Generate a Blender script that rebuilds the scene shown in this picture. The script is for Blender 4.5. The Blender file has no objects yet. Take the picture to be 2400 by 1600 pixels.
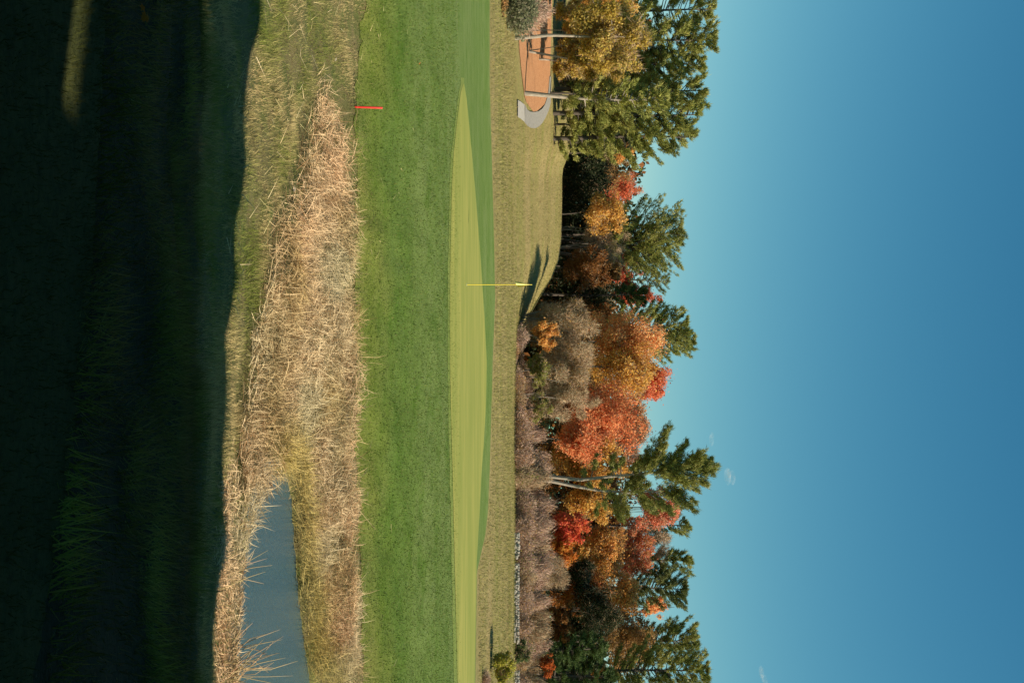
import bpy, math, random
import numpy as np
from mathutils import Matrix, Vector
R = np.random.default_rng(7)
random.seed(7)
sc = bpy.context.scene
C = sc.collection

# ------------------------------------------------------------ camera, sky, sun
F = 2333.0                                     # focal length in photo pixels (35 mm on a 36 mm wide frame)
cd = bpy.data.cameras.new('camera'); cam = bpy.data.objects.new('camera', cd); C.objects.link(cam)
cd.sensor_width = 36; cd.lens = 35; cd.clip_start = 0.05; cd.clip_end = 9000
# the photograph was taken in portrait and lies on its side: picture right is up in the world
cam.matrix_world = Matrix(((0, -1, 0, 0), (0, 0, -1, 0), (1, 0, 0, 0), (0, 0, 0, 1)))
sc.camera = cam

SUN_EL = math.radians(35.0)
TO_SUN = Vector((0.94, -0.35, 0)).normalized() * math.cos(SUN_EL) + Vector((0, 0, math.sin(SUN_EL)))
w = bpy.data.worlds.new('World'); sc.world = w; w.use_nodes = True
nt = w.node_tree; nt.nodes.clear()
sky = nt.nodes.new('ShaderNodeTexSky'); sky.sky_type = 'NISHITA'; sky.sun_disc = False
sky.sun_elevation = SUN_EL
sky.sun_rotation = math.atan2(TO_SUN.x, TO_SUN.y)
sky.air_density = 1.0; sky.dust_density = 0.25; sky.ozone_density = 1.0; sky.altitude = 200
# film-like colour response of the whole sky: one curve per channel
sep = nt.nodes.new('ShaderNodeSeparateColor'); comb = nt.nodes.new('ShaderNodeCombineColor'); nt.links.new(sky.outputs[0], sep.inputs[0])
for ch, (g_, k_, mx_) in enumerate(((1.9, .230, 4.0), (1.2, .68, 9.0), (.9, .91, 20.0))):
    m0 = nt.nodes.new('ShaderNodeMath'); m0.operation = 'MINIMUM'; m0.inputs[1].default_value = mx_
    m1 = nt.nodes.new('ShaderNodeMath'); m1.operation = 'POWER'; m1.inputs[1].default_value = g_
    m2 = nt.nodes.new('ShaderNodeMath'); m2.operation = 'MULTIPLY'; m2.inputs[1].default_value = k_
    nt.links.new(sep.outputs[ch], m0.inputs[0]); nt.links.new(m0.outputs[0], m1.inputs[0]); nt.links.new(m1.outputs[0], m2.inputs[0]); nt.links.new(m2.outputs[0], comb.inputs[ch])
bg = nt.nodes.new('ShaderNodeBackground'); bg.inputs['Strength'].default_value = 0.08
wo = nt.nodes.new('ShaderNodeOutputWorld')
nt.links.new(comb.outputs[0], bg.inputs['Color']); nt.links.new(bg.outputs[0], wo.inputs[0])
sd = bpy.data.lights.new('sun', 'SUN'); sd.energy = 5.0; sd.angle = math.radians(0.5); sd.color = (1.0, 0.87, 0.68)
so = bpy.data.objects.new('sun', sd); C.objects.link(so)
so.rotation_euler = TO_SUN.to_track_quat('Z', 'Y').to_euler()
sc.view_settings.view_transform = 'Standard'; sc.view_settings.look = 'None'
sc.view_settings.exposure = 0.75; sc.view_settings.gamma = 1
sc.view_settings.use_curve_mapping = False

# ------------------------------------------------------------ helpers
def tag(o, label=None, cat=None, group=None, kind=None):
    if label: o['label'] = label
    if cat: o['category'] = cat
    if group: o['group'] = group
    if kind: o['kind'] = kind
    return o

def mesh(name, V, Fs, mat=None, parent=None, col=None, smooth=False):
    """V (n,3); Fs (m,k) array or list of such arrays; col (n,3) point colours."""
    V = np.asarray(V, dtype=np.float32)
    if not isinstance(Fs, (list, tuple)): Fs = [Fs]
    Fs = [np.asarray(f, dtype=np.int32) for f in Fs if len(f)]
    me = bpy.data.meshes.new(name)
    me.vertices.add(len(V)); me.vertices.foreach_set('co', V.ravel())
    idx = np.concatenate([f.ravel() for f in Fs]); me.loops.add(len(idx)); me.loops.foreach_set('vertex_index', idx)
    tot = np.concatenate([np.full(len(f), f.shape[1], dtype=np.int32) for f in Fs])
    me.polygons.add(len(tot))
    st = np.concatenate([[0], np.cumsum(tot)[:-1]]).astype(np.int32)
    me.polygons.foreach_set('loop_start', st); me.polygons.foreach_set('loop_total', tot)
    if smooth: me.polygons.foreach_set('use_smooth', np.ones(len(tot), dtype=bool))
    me.update(calc_edges=True)
    if col is not None:
        a = me.color_attributes.new('tint', 'FLOAT_COLOR', 'POINT')
        c4 = np.ones((len(V), 4), dtype=np.float32); c4[:, :3] = col
        a.data.foreach_set('color', c4.ravel())
    if mat: me.materials.append(mat)
    o = bpy.data.objects.new(name, me); C.objects.link(o)
    if parent: o.parent = parent
    return o

def empty(name, loc):
    o = bpy.data.objects.new(name, None); C.objects.link(o); o.location = loc; o.empty_display_size = 0.3
    return o

def tube(pts, rads, n=7):
    pts = np.asarray(pts, float); m = len(pts); V = []; Fq = []
    up = np.array([0.31, 0.2, 0.93])
    for i in range(m):
        d = pts[min(i + 1, m - 1)] - pts[max(i - 1, 0)]; d /= np.linalg.norm(d) + 1e-9
        a = np.cross(d, up if abs(d @ up) < .95 else np.array([1., 0, 0])); a /= np.linalg.norm(a); b = np.cross(d, a)
        for k in range(n):
            t = 2 * math.pi * k / n; V.append(pts[i] + rads[i] * (a * math.cos(t) + b * math.sin(t)))
    for i in range(m - 1):
        for k in range(n):
            Fq.append([i * n + k, i * n + (k + 1) % n, (i + 1) * n + (k + 1) % n, (i + 1) * n + k])
    return np.array(V), np.array(Fq)

class MB:
    def __init__(s): s.V = []; s.F = []; s.n = 0
    def add(s, V, Fq):
        s.V.append(np.asarray(V, float)); s.F.append(np.asarray(Fq) + s.n); s.n += len(V)
    def box(s, c, d, yaw=0):
        c = np.array(c, float); h = np.array(d, float) / 2
        P = np.array([[x, y, z] for x in (-1, 1) for y in (-1, 1) for z in (-1, 1)]) * h
        cy, sy = math.cos(yaw), math.sin(yaw)
        P = P @ np.array([[cy, sy, 0], [-sy, cy, 0], [0, 0, 1]]) + c
        s.add(P, [[0, 1, 3, 2], [4, 6, 7, 5], [0, 4, 5, 1], [2, 3, 7, 6], [0, 2, 6, 4], [1, 5, 7, 3]])
    def build(s, name, mat, parent=None, smooth=False):
        return mesh(name, np.concatenate(s.V), [f for f in s.F], mat, parent, smooth=smooth)

def unit(v): return v / (np.linalg.norm(v, axis=-1, keepdims=True) + 1e-9)
def rdir(n): return unit(R.normal(size=(n, 3)))

# smooth value noise for numpy
_T = R.random((256, 256))
def vnoise(x, y):
    x = np.asarray(x, float); y = np.asarray(y, float)
    xi = np.floor(x).astype(int); yi = np.floor(y).astype(int); fx = x - xi; fy = y - yi
    fx = fx * fx * (3 - 2 * fx); fy = fy * fy * (3 - 2 * fy)
    g = lambda a, b: _T[a % 256, b % 256]
    return (g(xi, yi) * (1 - fx) + g(xi + 1, yi) * fx) * (1 - fy) + (g(xi, yi + 1) * (1 - fx) + g(xi + 1, yi + 1) * fx) * fy
def sstep(a, b, x):
    t = np.clip((np.asarray(x, float) - a) / (b - a), 0, 1); return t * t * (3 - 2 * t)

# ------------------------------------------------------------ materials
def newmat(name):
    m = bpy.data.materials.new(name); m.use_nodes = True; return m, m.node_tree, m.node_tree.nodes['Principled BSDF']
def N(t, typ, **kw):
    n = t.nodes.new(typ)
    for k, v in kw.items(): setattr(n, k, v)
    return n
def noise_fac(t, scale, detail=5, stretch=(1, 1, 1), lo=.35, hi=.65, rough=.6):
    tc = N(t, 'ShaderNodeTexCoord'); mp = N(t, 'ShaderNodeMapping'); mp.inputs['Scale'].default_value = stretch
    no = N(t, 'ShaderNodeTexNoise'); no.inputs['Scale'].default_value = scale; no.inputs['Detail'].default_value = detail
    no.inputs['Roughness'].default_value = rough
    mr = N(t, 'ShaderNodeMapRange'); mr.inputs[1].default_value = lo; mr.inputs[2].default_value = hi
    t.links.new(tc.outputs['Object'], mp.inputs[0]); t.links.new(mp.outputs[0], no.inputs[0]); t.links.new(no.outputs[0], mr.inputs[0])
    return mr.outputs[0]
def mixc(t, fac, a, b, mode='MIX'):
    m = N(t, 'ShaderNodeMixRGB'); m.blend_type = mode
    if hasattr(fac, 'is_output'): t.links.new(fac, m.inputs[0])
    else: m.inputs[0].default_value = fac
    for i, c in ((1, a), (2, b)):
        if hasattr(c, 'is_output'): t.links.new(c, m.inputs[i])
        else: m.inputs[i].default_value = (*c, 1)
    return m.outputs[0]
def bump(t, b, h, strength, dist):
    n = N(t, 'ShaderNodeBump'); n.inputs['Strength'].default_value = strength; n.inputs['Distance'].default_value = dist
    t.links.new(h, n.inputs['Height']); t.links.new(n.outputs[0], b.inputs['Normal'])

def ground_mat(name, base, layers, bumps, rough=.95):
    m, t, b = newmat(name); c = base
    for (col, sc_, st, lo, hi) in layers:
        f = noise_fac(t, sc_, 6, st, lo, hi); c = mixc(t, f, c, col)
    t.links.new(c, b.inputs['Base Color']); b.inputs['Roughness'].default_value = rough
    b.inputs['Specular IOR Level'].default_value = .15
    bump(t, b, noise_fac(t, bumps[0], 4, (1, 1, 1), 0, 1, .7), bumps[1], bumps[2])
    return m

M = {}
M['rough'] = ground_mat('rough_grass', (.27, .22, .085),
    [((.22, .21, .06), .5, (.3, 1.6, 1), .46, .64), ((.33, .255, .115), .35, (.25, 1.3, 1), .48, .68), ((.13, .12, .045), 6, (1, 1, 1), .45, .75), ((.31, .26, .12), 30, (.4, 1, 1), .52, .8)], (45, .9, .05))
M['bank'] = ground_mat('bank_soil', (.16, .14, .06),
    [((.09, .11, .03), 1.5, (1, 1, 1), .4, .6), ((.16, .12, .055), 5, (1, 1, 1), .5, .75)], (30, 1, .04))
M['fairway'] = ground_mat('fairway_turf', (.145, .195, .040),
    [((.19, .225, .065), .25, (.5, 2.2, 1), .4, .62), ((.10, .16, .02), 1.4, (.7, 1, 1), .48, .7), ((.22, .26, .10), 14, (1, 1, 1), .5, .85), ((.075, .125, .018), 40, (1, 1, 1), .45, .8)], (60, 1, .03))
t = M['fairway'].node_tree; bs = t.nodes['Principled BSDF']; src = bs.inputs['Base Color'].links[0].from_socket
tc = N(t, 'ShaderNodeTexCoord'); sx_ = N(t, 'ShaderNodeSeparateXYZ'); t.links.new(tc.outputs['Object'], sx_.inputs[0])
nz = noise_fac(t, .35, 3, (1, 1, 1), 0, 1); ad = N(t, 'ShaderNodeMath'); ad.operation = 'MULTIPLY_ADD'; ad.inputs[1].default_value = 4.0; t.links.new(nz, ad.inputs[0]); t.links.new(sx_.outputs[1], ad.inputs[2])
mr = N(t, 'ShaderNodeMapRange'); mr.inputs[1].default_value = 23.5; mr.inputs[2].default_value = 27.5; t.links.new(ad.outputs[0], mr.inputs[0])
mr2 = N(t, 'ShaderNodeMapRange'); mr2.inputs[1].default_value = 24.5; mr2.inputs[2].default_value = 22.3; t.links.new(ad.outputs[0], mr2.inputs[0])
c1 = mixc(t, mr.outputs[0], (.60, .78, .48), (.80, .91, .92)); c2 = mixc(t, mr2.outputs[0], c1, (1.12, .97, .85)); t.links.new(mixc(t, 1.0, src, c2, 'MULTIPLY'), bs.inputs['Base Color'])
M['green'] = ground_mat('putting_turf', (.205, .225, .050),
    [((.27, .265, .065), .35, (.4, 2.5, 1), .42, .6), ((.18, .21, .042), 1.2, (.3, 1.6, 1), .45, .7), ((.27, .28, .08), 40, (1, 1, 1), .55, .9)], (90, .35, .01))
M['mulch'] = ground_mat('wood_mulch', (.38, .19, .09),
    [((.22, .11, .05), .8, (.4, 1, 1), .52, .7), ((.30, .135, .06), 3, (1, 1, 1), .4, .7), ((.50, .27, .145), 16, (1, 1, 1), .45, .7)], (25, .8, .04))
M['path'] = ground_mat('path_asphalt', (.26, .25, .225), [((.20, .19, .17), 6, (1, 1, 1), .4, .7)], (40, .4, .01))
M['paver'] = ground_mat('path_concrete', (.36, .34, .30), [((.29, .27, .24), 4, (1, 1, 1), .4, .7)], (40, .3, .01))
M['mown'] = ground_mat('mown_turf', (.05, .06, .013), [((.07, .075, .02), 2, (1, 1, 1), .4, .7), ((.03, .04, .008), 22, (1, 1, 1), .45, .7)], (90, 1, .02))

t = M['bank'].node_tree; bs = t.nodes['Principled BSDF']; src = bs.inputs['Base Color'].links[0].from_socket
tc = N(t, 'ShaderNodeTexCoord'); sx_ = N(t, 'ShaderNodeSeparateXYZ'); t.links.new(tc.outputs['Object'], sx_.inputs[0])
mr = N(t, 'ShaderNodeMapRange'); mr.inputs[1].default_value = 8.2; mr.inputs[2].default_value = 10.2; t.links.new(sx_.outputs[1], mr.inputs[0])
t.links.new(mixc(t, mr.outputs[0], (.022, .026, .010), src), bs.inputs['Base Color'])  # shade of the near bank put into the soil colour
def tint_mat(name, trans=.3, rough=.75, spec=.2):
    m, t, b = newmat(name)
    a = N(t, 'ShaderNodeAttribute'); a.attribute_name = 'tint'
    f = noise_fac(t, 1.2, 3, (1, 1, 1), .3, .7)
    dark = mixc(t, 1.0, a.outputs['Color'], (.78, .80, .78), 'MULTIPLY')
    c = mixc(t, f, dark, a.outputs['Color'])
    t.links.new(c, b.inputs['Base Color']); b.inputs['Roughness'].default_value = rough
    b.inputs['Specular IOR Level'].default_value = spec
    if trans:
        tr = N(t, 'ShaderNodeBsdfTranslucent'); t.links.new(c, tr.inputs[0])
        mx = N(t, 'ShaderNodeMixShader'); mx.inputs[0].default_value = trans
        out = t.nodes['Material Output']
        t.links.new(b.outputs[0], mx.inputs[1]); t.links.new(tr.outputs[0], mx.inputs[2]); t.links.new(mx.outputs[0], out.inputs[0])
    return m
M['leaf'] = tint_mat('foliage_leaf', .5, .7)
M['needle'] = tint_mat('pine_needle', .2, .6)
M['blade'] = tint_mat('grass_blade', .3, .8, .1)
M['straw'] = tint_mat('dry_reed', .2, .7, .15)
M['twig'] = tint_mat('twig_bark', 0, .9, .1)

def bark(name, a, b_, sc_=8):
    m, t, b = newmat(name); f = noise_fac(t, sc_, 6, (1, 1, .3), .35, .65)
    c = mixc(t, f, a, b_); t.links.new(c, b.inputs['Base Color']); b.inputs['Roughness'].default_value = .9
    bump(t, b, noise_fac(t, sc_ * 3, 4, (1, 1, .25), 0, 1), .7, .03); return m
M['bark_pale'] = bark('pale_bark', (.34, .29, .23), (.18, .15, .12))
M['bark_grey'] = bark('grey_bark', (.24, .20, .16), (.13, .11, .09))
M['bark_dark'] = bark('dark_bark', (.09, .07, .055), (.05, .04, .03))
M['stone'] = bark('field_stone', (.50, .46, .40), (.17, .155, .13), 1.7)
def flat(name, c, rough=.6, c2=None, s=20):
    m, t, b = newmat(name); f = noise_fac(t, s, 4, (1, 1, 1), .3, .7)
    t.links.new(mixc(t, f, c, c2 or tuple(.85 * v for v in c)), b.inputs['Base Color']); b.inputs['Roughness'].default_value = rough; return m
M['red'] = flat('red_paint', (.62, .022, .015), .55)
M['yellow'] = flat('yellow_fibreglass', (.82, .62, .05), .4)
M['cloth'] = flat('yellow_cloth', (.90, .78, .25), .8)
M['cup'] = flat('cup_plastic', (.6, .6, .6), .5)
M['clap'] = flat('dark_cladding', (.06, .05, .04), .8)
M['roof'] = flat('roof_shingle', (.06, .06, .06), .9)
M['glass'] = flat('window_glass', (.02, .03, .04), .1)

# ------------------------------------------------------------ terrain
PY = np.array([-60, 0, 3, 4.5, 7, 9, 10.8, 12.7, 14, 17, 18.5, 20.3, 22, 24, 26, 28.4, 31, 33.6, 38, 44, 50, 60, 75, 110, 200, 500, 6000], float)
PZ = np.array([-1.6, -1.6, -1.62, -1.82, -2.35, -2.85, -3.25, -3.53, -3.57, -3.58, -3.45, -3.17, -2.80, -2.38, -2.0, -1.75, -1.63, -1.55, -1.44, -1.32, -.86, -.45, .1, .3, 0, 0, 0], float)
_m = np.gradient(PZ, PY)
def P(y):
    y = np.clip(y, -60, 5999); i = np.clip(np.searchsorted(PY, y, side='right') - 1, 0, len(PY) - 2)
    h = PY[i + 1] - PY[i]; t = (y - PY[i]) / h
    d = (PZ[i + 1] - PZ[i]) / h
    m0 = np.where(np.sign(_m[i]) == np.sign(d), np.sign(d) * np.minimum(abs(_m[i]), 3 * abs(d)), 0)
    m1 = np.where(np.sign(_m[i + 1]) == np.sign(d), np.sign(d) * np.minimum(abs(_m[i + 1]), 3 * abs(d)), 0)
    return (2*t**3 - 3*t**2 + 1) * PZ[i] + (t**3 - 2*t**2 + t) * h * m0 + (-2*t**3 + 3*t**2) * PZ[i+1] + (t**3 - t**2) * h * m1
# pond outline on the water plane (from the photograph, then fixed in the world)
WZ = -3.66
pond_px = [(533, 1620), (536, 1500), (541, 1400), (556, 1290), (570, 1210), (585, 1150), (612, 1095), (650, 1075), (672, 1110), (683, 1180), (690, 1280), (698, 1400), (712, 1500), (728, 1620)]
def onplane(px, u, z=WZ):
    y = z * F / (px - 1200.0); return (u - 800) / F * y, y
pond = [onplane(a, b) for a, b in pond_px]
nx_, ny_ = pond[0]; fx_, fy_ = pond[-1]
pond = [(14.0, ny_ - .6)] + [(9.0, ny_ - .3)] + pond + [(9.5, fy_ + .6), (14.0, fy_ + .8)]
pp = np.array(pond)
def poly_sd(x, y, poly):
    x = np.asarray(x, float); y = np.asarray(y, float); n = len(poly)
    ins = np.zeros(x.shape, bool); dmin = np.full(x.shape, 1e9)
    for i in range(n):
        x1, y1 = poly[i]; x2, y2 = poly[(i + 1) % n]
        c = ((y1 > y) != (y2 > y)) & (x < (x2 - x1) * (y - y1) / (y2 - y1 + 1e-12) + x1); ins ^= c
        dx, dy = x2 - x1, y2 - y1; t = np.clip(((x - x1) * dx + (y - y1) * dy) / (dx * dx + dy * dy + 1e-12), 0, 1)
        dmin = np.minimum(dmin, np.hypot(x - x1 - t * dx, y - y1 - t * dy))
    return np.where(ins, -dmin, dmin)
CU = np.array([-900, -200, 250, 340, 400, 560, 610, 650, 700, 760, 820, 900])       # crest of the hill by bearing
CT = np.array([.05, .06, .062, .060, .0495, .0490, .0465, .0400, .0270, .012, .001, 0])
def H(x, y):
    x = np.asarray(x, float); y = np.asarray(y, float); z = P(y)
    u = 800 + F * x / np.maximum(y, 20.0)
    ct = np.interp(u, CU, CT)
    zc = np.maximum(ct * 110 - .2, 0)
    k = np.clip((y - 74) / 36.0, 0, 1); k = .55 * k + .45 * k * k * (3 - 2 * k)
    terr = .35 * np.exp(-((y - 91) / 3.0) ** 2) * sstep(0, 2, zc)
    down = 1 - .30 * sstep(110, 126, y)
    fade = 1 - sstep(250, 600, y)
    z = z + (zc * k * down + terr) * fade
    near = (1 - sstep(20, 30, y)) * sstep(4, 7, y)
    z = z + near * (.16 * (vnoise(x * .9 + 7, y * .9) - .5) + .07 * (vnoise(x * 2.6, y * 2.6) - .5))
    far = sstep(46, 60, y) * (1 - sstep(400, 500, y))
    z = z + far * .25 * (vnoise(x * .13 + 3, y * .13) - .5)
    d = poly_sd(x, y, pp) if np.any((y > 9) & (y < 22)) else np.full(x.shape, 9.)
    inside = sstep(.22, -.35, d); z = z * (1 - inside) + np.minimum(z, -4.0) * inside
    bankz = sstep(1.2, .2, d) * (1 - inside); z = np.where((d > 0) & (z < WZ + .05), WZ + .05, z)
    return z
def sstep_desc(): pass
_ss = sstep
def sstep(a, b, x):
    if a < b: return _ss(a, b, x)
    return 1 - _ss(b, a, x)

def hit(px, u):
    """where the sight line through a photo pixel meets the ground"""
    tv = (px - 1200) / F; tu = (u - 800) / F
    ys = np.concatenate([np.arange(2.5, 60, .04), np.arange(60, 130, .1)])
    g = H(tu * ys, ys) - tv * ys; i = np.argmax(g > 0)
    return tu * ys[i], ys[i]
def HH(x, y): return float(H(np.array([x]), np.array([y]))[0])

def axis(parts): return np.unique(np.concatenate([np.arange(a, b, s) for a, b, s in parts]))
gx = axis([(-3000, -200, 200), (-200, -60, 10), (-60, -14, 1.0), (-14, 14, .16), (14, 60, 1.0), (60, 200, 10), (200, 3001, 200)])
gy = axis([(-300, -20, 20), (-20, 3, 1), (3, 30, .16), (30, 60, .5), (60, 135, .9), (135, 300, 8), (300, 1000, 100), (1000, 6001, 500)])
X, Y = np.meshgrid(gx, gy); Z = H(X, Y)
def gridfaces(nr, nc):
    i = np.arange(nr * nc).reshape(nr, nc)
    return np.stack([i[:-1, :-1], i[:-1, 1:], i[1:, 1:], i[1:, :-1]], -1).reshape(-1, 4)
fs = gridfaces(*X.shape)
cy_ = Y.ravel()[fs[:, 0]]; cx_ = X.ravel()[fs[:, 0]]
nearb = (cy_ > 2) & (cy_ < 21.5) & (abs(cx_) < 14)
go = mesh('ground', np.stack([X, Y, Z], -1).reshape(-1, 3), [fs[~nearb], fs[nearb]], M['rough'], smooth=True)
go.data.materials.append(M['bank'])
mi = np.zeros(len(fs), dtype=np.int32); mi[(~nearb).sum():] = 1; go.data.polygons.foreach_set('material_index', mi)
tag(go, kind='structure')

def sheet(name, near, far, mat, off, us, rows=40, wob=0.0, ulo=None, parent=None):
    """near/far: lists of (u, px). Ruled ground sheet draped on the terrain."""
    nu, npx = zip(*near); fu, fpx = zip(*far)
    A = np.array([hit(float(np.interp(u, nu, npx)), u) for u in us]); B = np.array([hit(float(np.interp(u, fu, fpx)), u) for u in us])
    if wob: A[:, 1] += wob * (vnoise(A[:, 0] * 2.3, A[:, 1] * .1) - .5) + wob * .6 * (vnoise(A[:, 0] * 9, A[:, 1] * .1) - .5)
    t = np.linspace(0, 1, rows)[:, None]
    XX = A[:, 0] * (1 - t) + B[:, 0] * t; YY = A[:, 1] * (1 - t) + B[:, 1] * t
    ZZ = H(XX, YY) + off
    return mesh(name, np.stack([XX, YY, ZZ], -1).reshape(-1, 3), gridfaces(*XX.shape), mat, parent, smooth=True), A, B

us = np.linspace(-200, 1800, 260)
FAR_F = [(-200, 1146), (0, 1147), (200, 1147), (400, 1153), (600, 1158), (700, 1160), (850, 1154), (1000, 1150), (1100, 1147), (1200, 1143), (1250, 1137), (1300, 1126), (1340, 1117), (1600, 1113), (1800, 1110)]
NEAR_F = [(-200, 856), (0, 850), (150, 836), (300, 830), (600, 828), (1000, 830), (1200, 838), (1600, 850), (1800, 856)]
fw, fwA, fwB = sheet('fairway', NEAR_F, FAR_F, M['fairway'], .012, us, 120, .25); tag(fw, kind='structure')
us2 = np.concatenate([np.linspace(197, 300, 40), np.linspace(305, 1800, 160)])
NEAR_G = [(195, 1084), (215, 1078), (250, 1073), (300, 1067), (370, 1060), (450, 1056), (600, 1053), (700, 1052), (900, 1053), (1100, 1058), (1300, 1063), (1600, 1070), (1800, 1074)]
FAR_G = [(195, 1085), (230, 1091), (300, 1098), (450, 1112), (600, 1124), (750, 1134), (850, 1139), (950, 1137), (1050, 1131), (1100, 1127), (1200, 1122), (1320, 1115), (1600, 1110), (1800, 1107)]
pg, _, _ = sheet('putting_green', NEAR_G, FAR_G, M['green'], .03, us2, 60); tag(pg, kind='structure')
M['collar'] = ground_mat('collar_turf', (.15, .20, .045), [((.19, .225, .06), .8, (.5, 2, 1), .4, .65), ((.12, .17, .03), 12, (1, 1, 1), .45, .75)], (60, .6, .02))
cl, _, _ = sheet('green_collar', [(u_, p_ - 4.5 - .004 * max(0, u_ - 700)) for u_, p_ in NEAR_G], [(u_, p_ + 1.3) for u_, p_ in FAR_G], M['collar'], .02, np.concatenate([np.linspace(183, 300, 40), np.linspace(305, 1800, 160)]), 60, .15); tag(cl, kind='structure')
# near mown turf at the photographer's feet
usn = np.linspace(-500, 2100, 80)
mw, mwA, mwB = sheet('mown_grass', [(-500, -150), (2100, -150)], [(-500, 250), (0, 236), (400, 215), (800, 190), (1200, 130), (1600, 60), (2100, 20)], M['mown'], .02, usn, 30, .0); tag(mw, kind='structure')

# water
wm, t, b = newmat('pond_water'); b.inputs['Base Color'].default_value = (.045, .10, .125, 1); b.inputs['Roughness'].default_value = .08
b.inputs['IOR'].default_value = 1.6; b.inputs['Specular IOR Level'].default_value = .9
wv = noise_fac(t, 14, 4, (1, 2.2, 1), 0, 1); bump(t, b, wv, .6, .05)
from mathutils.geometry import tessellate_polygon
ring = [(x, y) for x, y in pond]; cxp = np.mean([q[0] for q in ring]); cyp = np.mean([q[1] for q in ring])
big = [(x + .5 * np.sign(x - cxp) * min(1, abs(x - cxp)), y + (.5 if y > cyp else -.5)) for x, y in ring]
me = bpy.data.meshes.new('pond_water'); tris = tessellate_polygon([[Vector((x, y, 0)) for x, y in big]])
me.from_pydata([(x, y, WZ) for x, y in big], [], [tuple(q) for q in tris]); me.materials.append(wm); me.update()
wo_ = bpy.data.objects.new('pond_water', me); C.objects.link(wo_); tag(wo_, kind='structure')

# mulch bed and curved path
usm = np.linspace(-120, 262, 90)
NEAR_M = [(-120, 1211), (0, 1211), (60, 1213), (120, 1216), (180, 1222), (225, 1228), (240, 1232), (262, 1248)]
FAR_M = [(-120, 1296), (0, 1292), (100, 1290), (150, 1288), (215, 1287), (240, 1280), (262, 1256)]
mb, _, _ = sheet('mulch_bed', NEAR_M, FAR_M, M['mulch'], .05, usm, 40); tag(mb, kind='structure')
def curve_strip(name, c0, c1, mat, off, rows=8, parent=None):
    A = np.array([hit(*p) for p in c0]); B = np.array([hit(*p) for p in c1]); k = np.linspace(0, len(A) - 1, 60)
    A = np.stack([np.interp(k, range(len(A)), A[:, j]) for j in (0, 1)], 1); B = np.stack([np.interp(k, range(len(B)), B[:, j]) for j in (0, 1)], 1)
    t = np.linspace(0, 1, rows)[:, None]
    XX = A[:, 0] * (1 - t) + B[:, 0] * t; YY = A[:, 1] * (1 - t) + B[:, 1] * t
    return mesh(name, np.stack([XX, YY, H(XX, YY) + off], -1).reshape(-1, 3), gridfaces(*XX.shape), mat, parent, smooth=True)
inner = [(1228, 246), (1233, 257), (1240, 262), (1250, 263), (1260, 261), (1268, 255), (1274, 246), (1279, 234), (1282, 225), (1284, 205), (1286, 180)]
outer = [(1227, 287), (1233, 295), (1242, 300), (1252, 301), (1260, 297), (1268, 289), (1276, 276), (1283, 260), (1288, 240), (1289, 215), (1290, 180)]
tag(curve_strip('path', inner, outer, M['path'], .09), kind='structure')
tag(curve_strip('pavement', [(1211, 235), (1217, 238), (1227, 245.5)], [(1211, 275), (1217, 278), (1227, 286.5)], M['paver'], .09), kind='structure')

# ------------------------------------------------------------ unseen building shaped to throw the foreground shade (right of and behind the camera)
def clubhouse():
    ox, oy = 9.0, 10.85 - .3723 * (9.0 - 3.75)          # near corner throws the shadow's edge
    yaw = -math.atan2(.35, .94) - math.radians(1.0)
    t = empty('clubhouse', (ox, oy, -1.6)); t.rotation_euler = (0, 0, yaw)
    tag(t, 'unseen dark timber clad clubhouse shaped to shade the bank, right of the camera', 'building')
    def block(y0, y1, h, x0=0, x1=10): m = MB(); m.box(((x0 + x1) / 2, -(y0 + y1) / 2, h / 2 - 2), (x1 - x0, y1 - y0, h + 4)); m.build('wall', M['clap'], t)
    block(0, 3.4, 12.5); block(8.3, 30, 12.5); block(6.6, 8.0, 12.5); block(8.002, 8.298, 5.2, .2, 9.8)  # gap and low wall shaped to pass a thin sun strip
    for (ya, yb) in ((-3.4, 0), (-30, -8.3)):
        m = MB(); V = [(0, ya, 12.503), (10, ya, 12.503), (5, ya, 15.5), (0, yb, 12.503), (10, yb, 12.503), (5, yb, 15.5)]
        m.add(V, [[0, 3, 5, 2], [1, 2, 5, 4], [0, 1, 4, 3]]); m.add(np.array(V)[[0, 2, 1]], [[0, 1, 2]]); m.add(np.array(V)[[3, 4, 5]], [[0, 1, 2]])
        m.build('roof', M['roof'], t)
    for yy in (-26, -22, -18, -14, -1.7):
        for zz in (1.8, 5.0, 8.2):
            m = MB(); m.box((-.03, yy, zz), (.08, 1.3, 1.6)); f = m.build('window', M['cup'], t)
            m = MB(); m.box((-.08, yy, zz), (.02, 1.1, 1.4)); m.build('pane', M['glass'], f)
clubhouse()

# ------------------------------------------------------------ plants
def pal(n, cols, wts=None, jit=.12, clump=None):
    cols = np.array(cols, float); k = R.choice(len(cols), n, p=wts) if clump is None else clump
    c = cols[k] * (1 + R.normal(size=(n, 1)) * jit) * (1 + R.normal(size=(n, 3)) * .04)
    return np.clip(c, .004, .95)

def diamonds(cen, nrm, size, asp=.6):
    """leaf-sized folded quads"""
    n = len(cen); a = unit(np.cross(nrm, rdir(n))); b = np.cross(nrm, a)
    s = np.asarray(size).reshape(-1, 1)
    V = np.stack([cen + a * s, cen + b * s * asp, cen - a * s, cen - b * s * asp], 1).reshape(-1, 3)
    return V, np.arange(n * 4).reshape(-1, 4)
def blades(base, tip, width):
    """tapered slivers base->tip"""
    n = len(base); d = tip - base; s = unit(np.cross(d, rdir(n))) * np.asarray(width).reshape(-1, 1) * .5
    V = np.stack([base - s, base + s, tip], 1).reshape(-1, 3)
    return V, np.arange(n * 3).reshape(-1, 3)

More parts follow.
